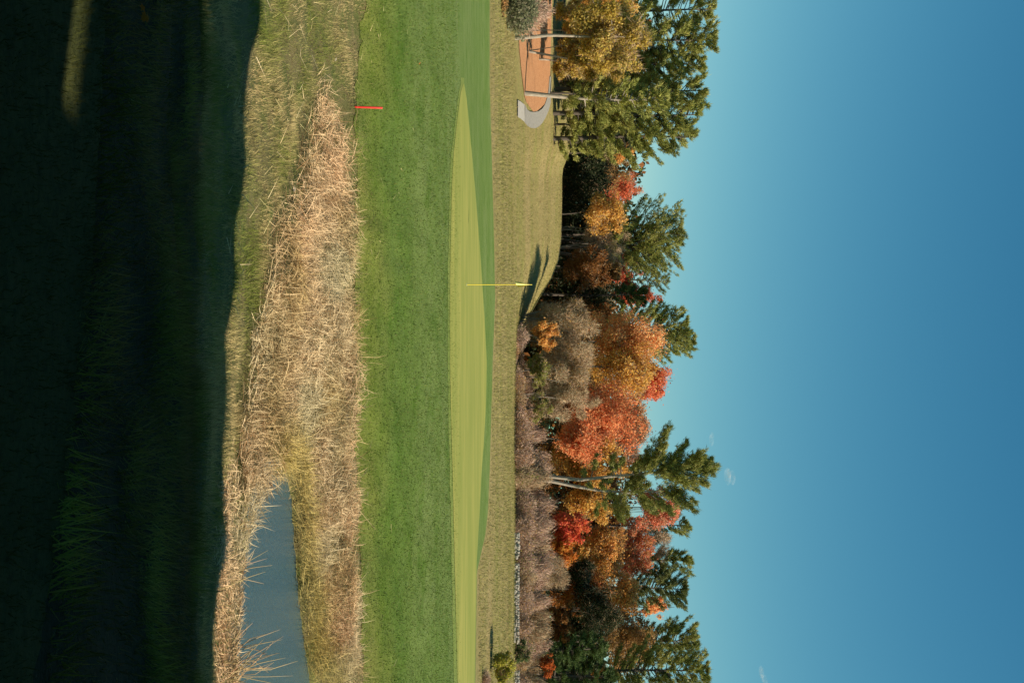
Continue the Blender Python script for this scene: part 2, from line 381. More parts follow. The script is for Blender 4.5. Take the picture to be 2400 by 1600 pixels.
PALS = {
 'orange': [(.88, .38, .14), (.88, .46, .18), (.82, .29, .11), (.90, .55, .25)],
 'redorange': [(.84, .29, .12), (.86, .33, .14), (.72, .20, .08), (.88, .43, .20)],
 'red': [(.68, .13, .06), (.58, .09, .05), (.74, .20, .10)],
 'gold': [(.80, .46, .10), (.72, .37, .08), (.84, .54, .18), (.60, .32, .07)],
 'amber': [(.80, .39, .11), (.74, .33, .09), (.66, .37, .10), (.82, .48, .17)],
 'yellow': [(.56, .40, .08), (.47, .33, .07), (.38, .29, .07), (.62, .45, .15)],
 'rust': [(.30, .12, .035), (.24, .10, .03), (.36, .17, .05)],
 'brown': [(.40, .24, .09), (.46, .28, .11), (.30, .19, .075), (.52, .28, .09)],
 'olive': [(.25, .25, .06), (.20, .21, .05), (.34, .31, .08)],
 'yellowgreen': [(.46, .43, .07), (.36, .37, .06), (.54, .48, .09)],
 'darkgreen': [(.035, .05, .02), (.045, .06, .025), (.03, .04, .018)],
 'pine': [(.31, .31, .075), (.25, .265, .06), (.38, .355, .10), (.19, .205, .055)],
 'pinedark': [(.16, .185, .06), (.13, .15, .05), (.20, .21, .07)],
 'spruce': [(.09, .14, .04), (.07, .11, .035), (.11, .16, .05)],
 'grey': [(.50, .36, .23), (.40, .29, .18), (.56, .43, .29), (.44, .27, .17)],
 'pink': [(.54, .36, .28), (.44, .28, .22), (.60, .42, .33), (.42, .29, .20)],
 'greygreen': [(.22, .23, .13), (.28, .26, .17), (.18, .19, .10)],
}
def base_of(u, y):
    x = (u - 800) / F * y; return x, y, HH(x, y)

def limbs(root, trunk_pts, r0, targets, mat, n=6):
    for tg in targets[:n]:
        k = R.uniform(.35, .85); i = k * (len(trunk_pts) - 1); a = trunk_pts[int(i)] + (trunk_pts[min(int(i) + 1, len(trunk_pts) - 1)] - trunk_pts[int(i)]) * (i % 1)
        mid = (a + tg) / 2 + np.array([0, 0, -.06 * np.linalg.norm(tg - a)]) + R.normal(size=3) * .15
        V, q = tube([a, mid, tg], [r0 * .42 * (1 - .5 * k), r0 * .28, r0 * .08], 5)
        mesh('limb', V, q, mat, root, smooth=True)

def leafy(name, label, cat, u, y, lo, hi, wpx, p, group=None, n=9000, leaf=.15, bare=.12, K=16, trunkpx=None, tmat='bark_dark', r0=.11, depth=1.0, lean=0, twigp='grey', flat_=.0):
    """broadleaf tree or bush with crown spanning photo rows lo..hi at distance y"""
    x, y, zb = base_of(u if trunkpx is None else trunkpx, y)
    n = int(n * 1.6); leaf *= .80
    root = empty(name, (x, y, zb)); tag(root, label, cat, group)
    cx = (u - 800) / F * y - x; z0 = (lo - 1200) / F * y - zb; z1 = (hi - 1200) / F * y - zb
    z0 = max(z0, .05); rx = wpx / F * y / 2 * 1.14; z1 += .02 * (z1 - z0); rz = (z1 - z0) / 2; ry = rx * depth; cz = (z0 + z1) / 2
    rmin = min(rx, rz)
    K = int(K * 2.6); d = rdir(K); rad = (R.uniform(.05, .98, K) ** .6 * R.uniform(.8, 1.06, K))[:, None]
    bc = d * rad * np.array([rx, ry, rz]) + np.array([cx, 0, cz])
    br = rmin * R.uniform(.15, .37, K) * (1.25 - .35 * rad[:, 0])
    # blobs must stay in the outline
    tp = [np.array([0, 0, -.3])]
    for k in range(1, 6):
        s = k / 5; tp.append(np.array([cx * s ** 1.3, 0, cz * 1.15 * s]) + R.normal(size=3) * .06 * rmin * (s < 1))
    V, q = tube(tp, [r0 * 1.25] + [r0 * (1 - .16 * k) for k in range(1, 6)], 8); mesh('trunk', V, q, M[tmat], root, smooth=True)
    order = np.argsort(-br); limbs(root, np.array(tp), r0, bc[order], M[tmat], 6)
    cols = np.array(PALS[p]) if isinstance(p, str) else np.array(p)
    nl = int(n * (1 - bare)); w8 = br ** 2; w8 = w8 / w8.sum()
    bi = R.choice(K, nl, p=w8); dd = rdir(nl)
    # secondary clumping on each blob
    sub = rdir(K * 14).reshape(K, 14, 3); si = R.integers(0, 14, nl); dd = unit(dd * .55 + sub[bi, si] * .9)
    rr = (.45 + .62 * R.random(nl) ** .5)[:, None] * br[bi][:, None]
    cen = bc[bi] + dd * rr + R.normal(size=(nl, 3)) * .06 * rmin; far_ = R.random(nl) < .06; cen[far_] += R.normal(size=(far_.sum(), 3)) * .16 * rmin
    cen[:, 2] = np.maximum(cen[:, 2], .05)
    bcl = R.integers(0, len(cols), (K, 14)); pick = np.where(R.random(nl) < .55, bcl[bi, si], R.integers(0, len(cols), nl))
    col = pal(nl, cols, clump=pick, jit=.14)
    V, q = diamonds(cen, unit(dd + rdir(nl) * .9), leaf * R.uniform(.6, 1.3, nl))
    mesh('crown', V, q, M['leaf'], root, col=np.repeat(col, 4, 0))
    nb = int(n * bare * 1.3)
    if nb:
        bi = R.integers(0, K, nb); dd = unit(rdir(nb) + np.array([0, 0, .35])); st = bc[bi] + dd * br[bi][:, None] * R.uniform(.2, .9, (nb, 1))
        L = np.minimum(rmin * .4, .8) * R.uniform(.2, 1, (nb, 1)); V, q = blades(st, st + unit(dd + rdir(nb) * .7) * L, np.full(nb, .03))
        mesh('twig', V, q, M['twig'], root, col=np.repeat(pal(nb, PALS[twigp]), 3, 0))
    return root

def bare(name, label, cat, u, y, lo, hi, wpx, p='grey', group=None, n=5000, tw=.035, leafn=0, leafp='brown', stems=6, depth=.9, r0=.06, leaf=.1, spread=.6):
    """twiggy leafless shrub or tree: stems fan up and split into twigs"""
    x, y, zb = base_of(u, y); root = empty(name, (x, y, zb)); tag(root, label, cat, group); n = int(n * (1.9 if (hi - lo) / F * y > 3.4 else 1.3)); tw *= .8
    z0 = max((lo - 1200) / F * y - zb, 0); z1 = (hi - 1200) / F * y - zb; rx = wpx / F * y / 2
    hgt = z1; S = []
    for k in range(stems):
        a = R.uniform(0, 2 * math.pi); rr = R.uniform(.1, .75) ; tipp = np.array([math.cos(a) * rx * rr, math.sin(a) * rx * depth * rr, hgt * R.uniform(.6, .82)])
        b0 = np.array([math.cos(a) * rx * .45 * rr, math.sin(a) * rx * .45 * rr, -.1]) * (1 if spread > .5 else .2); b0[2] = -.1
        m1 = b0 * .6 + tipp * .4 + R.normal(size=3) * .05 * hgt; m1[2] = hgt * .35
        V, q = tube([b0, m1, tipp], [r0, r0 * .7, r0 * .25], 5); mesh('stem', V, q, M['bark_grey'], root, smooth=True); S.append((b0, m1, tipp))
    # side shoots, then twigs on a rounded outline
    nn = n; s = R.integers(0, stems, nn); S = np.array(S)
    th = R.uniform(0, 2 * math.pi, nn); rr = np.sqrt(R.random(nn)); zt = R.random(nn)
    prof = np.sqrt(np.clip(1 - (zt * 1.0) ** 2.6, 0.02, 1)) * np.clip(.55 + zt, 0, 1)
    lump = .75 + .45 * vnoise(th * 2.2 + u, zt * 5 + y)
    tip = np.stack([np.cos(th) * rr * rx * prof * lump, np.sin(th) * rr * rx * depth * prof * lump, z0 * .8 + (z1 - z0 * .8) * zt * (.82 + .25 * vnoise(np.cos(th) * rr * 6 + u, np.sin(th) * 3 * rr)) * R.uniform(.78, 1.18, nn)], -1)
    tip[:, :2] *= R.uniform(.8, 1.35, (nn, 1))
    L = np.minimum(hgt * .22, .9) * R.uniform(.3, 1.2, (nn, 1))
    outw = unit(tip * np.array([1, 1, .25]) + np.array([0, 0, .9]) * hgt * .35 + rdir(nn) * hgt * .42)
    base = tip - outw * L; base[:, 2] = np.maximum(base[:, 2], -.05)
    if hgt > 3.4:
        tw *= .75; rz_ = 1
        K = 30; rz = (z1 - z0) / 2; bc = rdir(K) * R.uniform(.1, 1.0, (K, 1)) ** .6 * np.array([rx, rx * depth, rz]) + np.array([0, 0, (z0 + z1) / 2]); brr = min(rx, rz) * R.uniform(.15, .42, K)
        bi = R.integers(0, K, nn); dd = rdir(nn); base = bc[bi] + dd * (brr[bi] * R.random(nn) ** .5)[:, None]
        tip = base + unit(dd * .7 + np.array([0, 0, .5]) + rdir(nn) * .9) * R.uniform(.15, .6, (nn, 1)); base[:, 2] = np.maximum(base[:, 2], 0)
    V, q = blades(base, tip, tw * R.uniform(.6, 1.5, nn)); mesh('twig', V, q, M['twig'], root, col=np.repeat(pal(nn, PALS[p], jit=.18), 3, 0))
    if leafn:
        k = R.integers(0, nn, leafn); V, q = diamonds(tip[k] + R.normal(size=(leafn, 3)) * .08, rdir(leafn), leaf * R.uniform(.6, 1.3, leafn))
        mesh('crown', V, q, M['leaf'], root, col=np.repeat(pal(leafn, PALS[leafp]), 4, 0))
    return root

def pine(name, label, cat, u, y, lo, hi, wpx, p='pine', group=None, nb=46, tuft=26, trunkpx=None, top=.35, lowgap=0, r0=.2, tmat='bark_dark', need=.34, lean=0., skew=0., up=.45, trunk2=None, extra=None, mid=.45):
    x, y, zb = base_of(u if trunkpx is None else trunkpx, y); root = empty(name, (x, y, zb)); tag(root, label, cat, group)
    nb = int(nb * 1.9); tuft = int(tuft * .72)
    cx = (u - 800) / F * y - x; z0 = max((lo - 18 - 1200) / F * y - zb, .3); z1 = (hi - 1200) / F * y - zb; rx = wpx / F * y / 2
    tops = [np.array([cx, 0, z1])] + ([np.array(extra)] if extra is not None else [])
    allB = []; allT = []; allC = []; TB = MB(); nbr = 0
    cols = np.array(PALS[p])
    for ti, tpp in enumerate(tops):
        tp = np.array([np.array([0 + ti * .5, 0, -.3]) * (1 - s) + tpp * s + np.array([math.sin(s * 5 + u) * .12, 0, 0]) for s in np.linspace(0, 1, 8)])
        V, q = tube(tp, [r0 * (1.1 - 1.0 * s) + .02 for s in np.linspace(0, 1, 8)], 8); mesh('trunk', V, q, M[tmat], root, smooth=True)
        for k in range(nb):
            s = (k + R.uniform(0, 1)) / nb; zz = z0 + (tpp[2] - z0) * (s ** .92)
            pr = np.interp(s, [0, mid * .5, mid, .75, .92, 1], [.62, .9, 1, .78, .52, .16]) * R.uniform(.35, 1.28)
            a = R.uniform(0, 2 * math.pi) if R.random() > .35 else R.choice([0, math.pi]) + R.normal() * .5
            frac = (zz - tp[0][2]) / (tpp[2] - tp[0][2]); o = np.array([np.interp(frac, np.linspace(0, 1, 8), tp[:, j]) for j in range(3)])
            Lb = rx * pr * (1 + skew * math.cos(a)); rise = up * (.5 + 1.5 * s) * R.uniform(.6, 1.3)
            dirh = np.array([math.cos(a), math.sin(a) * .85, 0]); e = o + dirh * Lb + np.array([0, 0, Lb * rise])
            e[2] = min(e[2], z1 + .1)
            m_ = o + dirh * Lb * .55 + np.array([0, 0, Lb * rise * .30])
            V, q = tube([o, m_, e], [.07 * (1.1 - s) + .02, .04, .012], 4); TB.add(V, q); nbr += 1
            # side shoots
            nt_ = int(tuft * (0.5 + pr)); tt = R.uniform(.32, 1, nt_) ** .8
            pos = np.where(tt[:, None] < .55, o + (m_ - o) * (tt[:, None] / .55), m_ + (e - m_) * ((tt[:, None] - .55) / .45))
            side = np.array([-dirh[1], dirh[0], 0]); wd = Lb * .17 * (1.2 - tt) + .05
            pos = pos + side * (R.normal(size=nt_) * wd)[:, None] + np.array([0, 0, 1]) * (R.random(nt_) * .10 * Lb)[:, None]
            sh = unit(dirh * .8 + np.array([0, 0, .55 + rise * .5]) + rdir(nt_) * .55)
            nn = 11; pos = np.repeat(pos, nn, 0); sh = np.repeat(sh, nn, 0)
            dv = unit(sh + rdir(len(sh)) * .6); st = pos + R.normal(size=pos.shape) * .08
            allB.append(st); allT.append(st + dv * need * R.uniform(.6, 1.25, (len(st), 1)))
            ci = R.integers(0, len(cols)); pk = np.where(R.random(len(st)) < .6, ci, R.integers(0, len(cols), len(st))); allC.append(cols[pk])
    TB.build('branch', M[tmat], root)['kind'] = 'stuff'
    Bs = np.concatenate(allB); Ts = np.concatenate(allT); Cs = np.concatenate(allC) * (1 + R.normal(size=(len(Bs), 1)) * .16)
    V, q = blades(Bs, Ts, R.uniform(.04, .085, len(Bs))); mesh('crown', V, q, M['needle'], root, col=np.repeat(np.clip(Cs, .01, 1), 3, 0))
    return root

# --- unseen dense trees added beside the clubhouse: their crowns break the foreground shade into faint dapples
def unseen_tree(lx, ly, label, wx=None):
    ox, oy = 9.0, 10.85 - .3723 * (9.0 - 3.75); yaw = -math.atan2(.35, .94) - math.radians(1.0); c_, s_ = math.cos(yaw), math.sin(yaw)
    root = empty('unseen_tree', (ox + lx * c_ - ly * s_, oy + lx * s_ + ly * c_, -1.8)); tag(root, label, 'tree')
    if wx: root.location = (*wx, -1.9); 
    if wx: root['group'] = 'unseen trees added round the photographer to dim the foreground'
    V, q = tube([(0, 0, -.2), (.1, 0, 5), (0, .1, 11)], [.22, .16, .05], 8); mesh('trunk', V, q, M['bark_dark'], root, smooth=True)
    n = 9000; h = R.random(n) ** .8 * 12.3 + .3; a = R.uniform(0, 6.283, n); rr = 2.45 * np.sqrt(R.random(n)) * np.sqrt(np.clip(1.02 - (h / 13.2) ** 3, 0, 1))
    cen = np.stack([np.cos(a) * rr, np.sin(a) * rr, h], -1); keep = vnoise(cen[:, 0] * 1.3 + 9, cen[:, 2] * 1.3 + cen[:, 1]) > .30; cen = cen[keep]; n = len(cen)
    V, q = diamonds(cen, rdir(n), R.uniform(.14, .24, n)); mesh('crown', V, q, M['leaf'], root, col=np.repeat(pal(n, PALS['darkgreen']), 4, 0))
unseen_tree(2.2, -5.2, 'unseen dense tree added to dapple the shade beside the clubhouse, nearest the lawn')
unseen_tree(6.6, -5.3, 'unseen dense tree added to dapple the shade beside the clubhouse, behind the first')
for k, (a_, b_) in enumerate([(-8.5, 6.5), (-8.0, 2.0), (-7.5, -2.5), (-4.5, -6.5), (0.5, -8.0)]):  # unseen trees added to cut sky light on the foreground
    unseen_tree(0, 0, 'unseen dense dark tree added left of or behind the camera to cut sky light', (a_, b_))
# --- left group on the hill
pine('pine_tree', 'dense green pine at the far left end of the tree line', 'tree', 25, 97, 1330, 1668, 190, nb=60, tuft=30, up=.35)
pine('pine_tree', 'tall green pine with feathery top, second from the far left', 'tree', 92, 95, 1330, 1672, 165, nb=60, tuft=30, up=.35)
pine('pine_tree', 'green pine behind the birch with the leaning trunk', 'tree', 152, 96, 1340, 1648, 140, nb=52, tuft=30)
pine('pine_tree', 'green pine with thin twin-tipped top above the curved path', 'tree', 212, 94, 1345, 1650, 135, nb=52, tuft=28)
pine('pine_tree', 'broad olive green pine hanging low over the path end of the hill', 'tree', 268, 92, 1330, 1640, 150, nb=60, tuft=30, up=.3)
pine('pine_tree', 'shorter olive pine forming the right edge of the left woodland', 'tree', 322, 93, 1322, 1628, 125, nb=54, tuft=28, up=.35)
leafy('maple_tree', 'yellow green maple showing between the left pines', 'tree', 218, 90, 1400, 1500, 75, 'yellowgreen', n=4500, K=9)
leafy('maple_tree', 'small olive and gold tree under the low pine at the hill crest', 'tree', 292, 95, 1345, 1430, 90, 'olive', n=5000, K=9)
leafy('maple_tree', 'small orange maple peeping out right of the left pines', 'tree', 358, 116, 1425, 1500, 48, 'amber', n=3500, K=8)
leafy('maple_tree', 'dull green bush crown at the left woods edge beside the dark recess', 'tree', 335, 112, 1385, 1460, 70, 'olive', n=3500, K=8)
def birch(u, y, tu, lo, hi, w_, lab, n, trunk, r0, p='yellow', b=.3):
    """yellow birch: trunk drawn through photo points (px,u)"""
    px0, u0 = trunk[0]; x, yy = hit(px0, u0); zb = HH(x, yy)
    root = empty('birch_tree', (x, yy, zb)); tag(root, lab, 'tree', 'pale trunked birches on the mulch bed')
    pts = [np.array([0, 0, -.2])] + [np.array([(q[1] - 800) / F * yy - x, 0, (q[0] - 1200) / F * yy - zb]) for q in trunk]
    V, q = tube(pts, np.linspace(r0 * 1.15, r0 * .55, len(pts)), 9); mesh('trunk', V, q, M['bark_pale'], root, smooth=True)
    cx = (tu - 800) / F * yy - x; z0 = (lo - 1200) / F * yy - zb; z1 = (hi - 1200) / F * yy - zb; rx = w_ / F * yy / 2; rz = (z1 - z0) / 2
    K = 34; bc = rdir(K) * R.uniform(.1, 1.0, (K, 1)) ** .6 * np.array([rx, rx * .8, rz]) + np.array([cx, 0, (z0 + z1) / 2]); br = min(rx, rz) * R.uniform(.18, .4, K)
    for j in range(9):
        a = pts[-1] ; tg = bc[j]; mid = (a + tg) / 2 + R.normal(size=3) * .3; V, q = tube([a, mid, tg], [r0 * .5, r0 * .3, r0 * .1], 5); mesh('limb', V, q, M['bark_pale'], root, smooth=True)
    nl = int(n * 2.2); n = nl; bi = R.integers(0, K, nl); dd = rdir(nl); cen = bc[bi] + dd * br[bi][:, None] * (.3 + .8 * R.random((nl, 1)))
    V, q = diamonds(cen, unit(dd + rdir(nl)), .11 * R.uniform(.6, 1.3, nl)); mesh('crown', V, q, M['leaf'], root, col=np.repeat(pal(nl, PALS[p], clump=(bi * 7 + R.integers(0, 2, nl)) % len(PALS[p])), 4, 0))
    nb = int(n * b); bi = R.integers(0, K, nb); dd = unit(rdir(nb) + np.array([0, 0, .5])); st = bc[bi] + dd * br[bi][:, None] * R.uniform(.0, 1.0, (nb, 1))
    V, q = blades(st, st + unit(dd + rdir(nb) * .3) * R.uniform(.2, .75, (nb, 1)), np.full(nb, .028)); mesh('twig', V, q, M['twig'], root, col=np.repeat(pal(nb, PALS['grey']), 3, 0))
birch(90, 0, 75, 1315, 1540, 160, 'largest birch with the thick upright pale trunk rooted at the near edge of the mulch', 9000, [(1207, 90), (1250, 87), (1285, 83), (1330, 84), (1400, 88)], .155)
birch(0, 0, 40, 1300, 1450, 90, 'slender upright pale birch just behind the thick one', 4000, [(1243, 72), (1280, 71), (1330, 72)], .06)
birch(0, 0, 138, 1320, 1500, 105, 'pale birch with a trunk leaning right from the middle of the mulch', 5500, [(1239, 121), (1262, 125), (1310, 134), (1360, 142)], .11)
birch(0, 0, 105, 1300, 1420, 80, 'thin pale birch leaning left from the foot of the leaning birch', 2500, [(1240, 119), (1275, 114), (1312, 108)], .05)
birch(0, 0, 150, 1290, 1400, 70, 'short thick pale birch behind the leaning trunk', 3000, [(1262, 139), (1280, 140), (1300, 143), (1330, 150)], .10)
birch(0, 0, 185, 1345, 1480, 80, 'pale birch on the lawn left of the curved path with a forked trunk', 3000, [(1317, 171), (1335, 168), (1372, 167)], .10, 'olive', .5)
birch(0, 0, 30, 1310, 1500, 120, 'grey trunked birch in the left rear shade of the mulch', 5000, [(1277, 25), (1300, 28), (1345, 30)], .13, 'gold')
pine('pine_tree', 'pine with a bare leaning pale trunk inside the bend of the path', 'tree', 238, 80, 1345, 1560, 100, nb=34, tuft=22, trunkpx=220, r0=.17, tmat='bark_pale', group='pines')
bare('bare_shrub', 'grey green twiggy shrub on the rough at the left edge', 'bush', 22, 62, 1160, 1255, 125, 'greygreen', n=6500, leafn=2500, leafp='greygreen', tw=.03)
bare('bare_shrub', 'pinkish leafless shrub behind the grey green one at the left edge', 'bush', 28, 70, 1205, 1290, 110, 'pink', n=5000)
bare('bare_shrub', 'dry tan bush at the far left border of the fairway', 'bush', -5, 56, 1158, 1185, 70, 'greygreen', n=3000, leafn=1500, leafp='brown')
bare('bare_shrub', 'low brown hedge clump on the lawn behind the forked birch', 'bush', 185, 96, 1318, 1358, 50, 'pink', n=2500, leafn=1500, leafp='olive')
leafy('hedge_bush', 'dark clipped green bush in shade under the left pines', 'bush', 214, 98, 1330, 1380, 60, 'darkgreen', n=2500, K=7)

# --- the dark recess
red = [(.78, .19, .09), (.68, .14, .07), (.80, .28, .12)]
leafy('maple_tree', 'orange red maple crown rising behind the dark recess', 'tree', 436, 138, 1400, 1517, 85, red, n=6000, K=12, bare=.25)
leafy('maple_tree', 'brown and gold maple left of the orange red crown over the dark recess', 'tree', 392, 134, 1350, 1488, 80, 'brown', n=5000, K=10)
leafy('maple_tree', 'gold and orange maple standing low in front of the dark recess', 'tree', 500, 119, 1368, 1470, 95, 'gold', n=6000, K=12, bare=.2)
pine('pine_tree', 'broad olive pine with twin tops over the middle of the dark recess', 'tree', 548, 126, 1430, 1592, 165, nb=70, tuft=26, mid=.45, extra=(2.3, 0, 14.2))
bare('bare_shrub', 'grey leafless sapling at the foot of the broad middle pine', 'bush', 545, 120, 1365, 1410, 60, 'grey', n=2500)
bare('bare_tree', 'grey leafless tree below and right of the twin topped pine', 'tree', 585, 121, 1360, 1480, 90, 'grey', n=4500, r0=.12, tw=.045, spread=.2)
leafy('maple_tree', 'dark red maple crown right of the twin topped pine', 'tree', 622, 132, 1400, 1512, 75, 'red', n=5000, K=10, bare=.2)
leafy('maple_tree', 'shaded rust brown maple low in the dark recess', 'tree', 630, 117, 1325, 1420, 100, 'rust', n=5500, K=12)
leafy('maple_tree', 'tan small tree catching light under the dark red crown', 'tree', 636, 119, 1415, 1462, 50, 'brown', n=2500, K=7, bare=.3)
pine('pine_tree', 'thin sparse pine behind the dark red and orange crowns', 'tree', 656, 140, 1470, 1566, 75, 'pinedark', nb=24, tuft=12)
leafy('maple_tree', 'bright red orange maple crown left of the slanting pine', 'tree', 690, 128, 1420, 1552, 62, [(.80, .20, .09), (.72, .16, .07)], n=5000, K=10, bare=.15)
pine('pine_tree', 'small bright green pine tucked below the bright red orange crown', 'tree', 690, 120, 1455, 1510, 60, 'spruce', nb=22, tuft=20)
pine('pine_tree', 'large slanting green pine rising left of the orange maples', 'tree', 765, 118, 1430, 1608, 140, 'pine', nb=56, tuft=28, skew=.2)
pine('pine_tree', 'grey green pine behind the top of the orange maples', 'tree', 800, 124, 1480, 1626, 90, 'pine', nb=40, tuft=22)
for i, (u, y, lo, hi, w_, p) in enumerate([(380, 124, 1335, 1440, 110, 'darkgreen'), (450, 126, 1335, 1440, 120, 'darkgreen'), (530, 130, 1335, 1440, 130, 'darkgreen'), (600, 128, 1335, 1450, 120, 'darkgreen'), (680, 122, 1290, 1450, 120, 'darkgreen'), (720, 126, 1280, 1470, 110, 'darkgreen'), (640, 138, 1335, 1460, 120, 'darkgreen'), (350, 132, 1340, 1440, 110, 'darkgreen')]):  # recess shade put into the leaf colour by the darkest palette
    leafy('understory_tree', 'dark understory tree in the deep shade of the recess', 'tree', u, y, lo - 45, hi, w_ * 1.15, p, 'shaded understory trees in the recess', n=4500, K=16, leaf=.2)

# --- the orange wood
leafy('maple_tree', 'large orange maple at the left front of the orange wood', 'tree', 790, 108, 1385, 1562, 135, 'orange', n=11000, K=22, bare=.18)
leafy('maple_tree', 'golden maple in the middle of the orange wood', 'tree', 862, 106, 1370, 1545, 130, 'gold', n=11000, K=22, bare=.2)
leafy('maple_tree', 'round red orange maple top standing above the golden one', 'tree', 892, 112, 1480, 1576, 92, [(.82, .24, .11), (.78, .19, .09), (.84, .32, .16)], n=7000, K=14, bare=.08)
leafy('maple_tree', 'big burnt orange maple right of the golden one', 'tree', 975, 102, 1315, 1500, 160, 'redorange', n=14000, K=26, bare=.12)
leafy('maple_tree', 'brown orange maple behind the burnt orange one', 'tree', 965, 112, 1400, 1522, 120, [(.56, .30, .13), (.60, .27, .10), (.48, .27, .12)], n=7000, K=14, bare=.4)
leafy('maple_tree', 'low orange red maple spilling over the shrubs left of the twin trunks', 'tree', 1030, 96, 1295, 1420, 100, 'redorange', n=6500, K=14)
leafy('maple_tree', 'yellow gold maple left of the twin trunked pine', 'tree', 1078, 100, 1262, 1475, 100, 'gold', n=9500, K=18, bare=.2)
leafy('maple_tree', 'pinkish brown thin maple high behind the big pine', 'tree', 1035, 110, 1440, 1530, 100, [(.42, .20, .12), (.36, .18, .11)], n=4500, K=10, bare=.5)
bare('bare_tree', 'grey brown leafless tree in front of the large orange maple', 'tree', 770, 87, 1235, 1400, 135, 'grey', n=10000, tw=.04, stems=9, leafn=1200)
bare('bare_tree', 'tan leafless tree below the golden maple', 'tree', 862, 85.5, 1270, 1400, 130, 'grey', n=9000, tw=.04, stems=9, leafn=800)
bare('bare_tree', 'pale grey leafless tree left of the burnt orange maple', 'tree', 930, 86, 1270, 1400, 95, 'grey', n=6000, tw=.04, stems=7)
leafy('maple_shrub', 'small bright amber maple shrub low at the left of the orange wood', 'bush', 785, 83.5, 1248, 1306, 72, 'amber', n=4500, K=10, leaf=.11)
leafy('olive_shrub', 'olive green shrub below the tan leafless tree', 'bush', 868, 83, 1232, 1292, 80, 'olive', n=4000, K=9, leaf=.1, bare=.3)
leafy('olive_shrub', 'dull olive shrub between pink brush and pale leafless tree', 'bush', 955, 84, 1235, 1290, 70, 'olive', n=2500, K=8, leaf=.1, bare=.5)

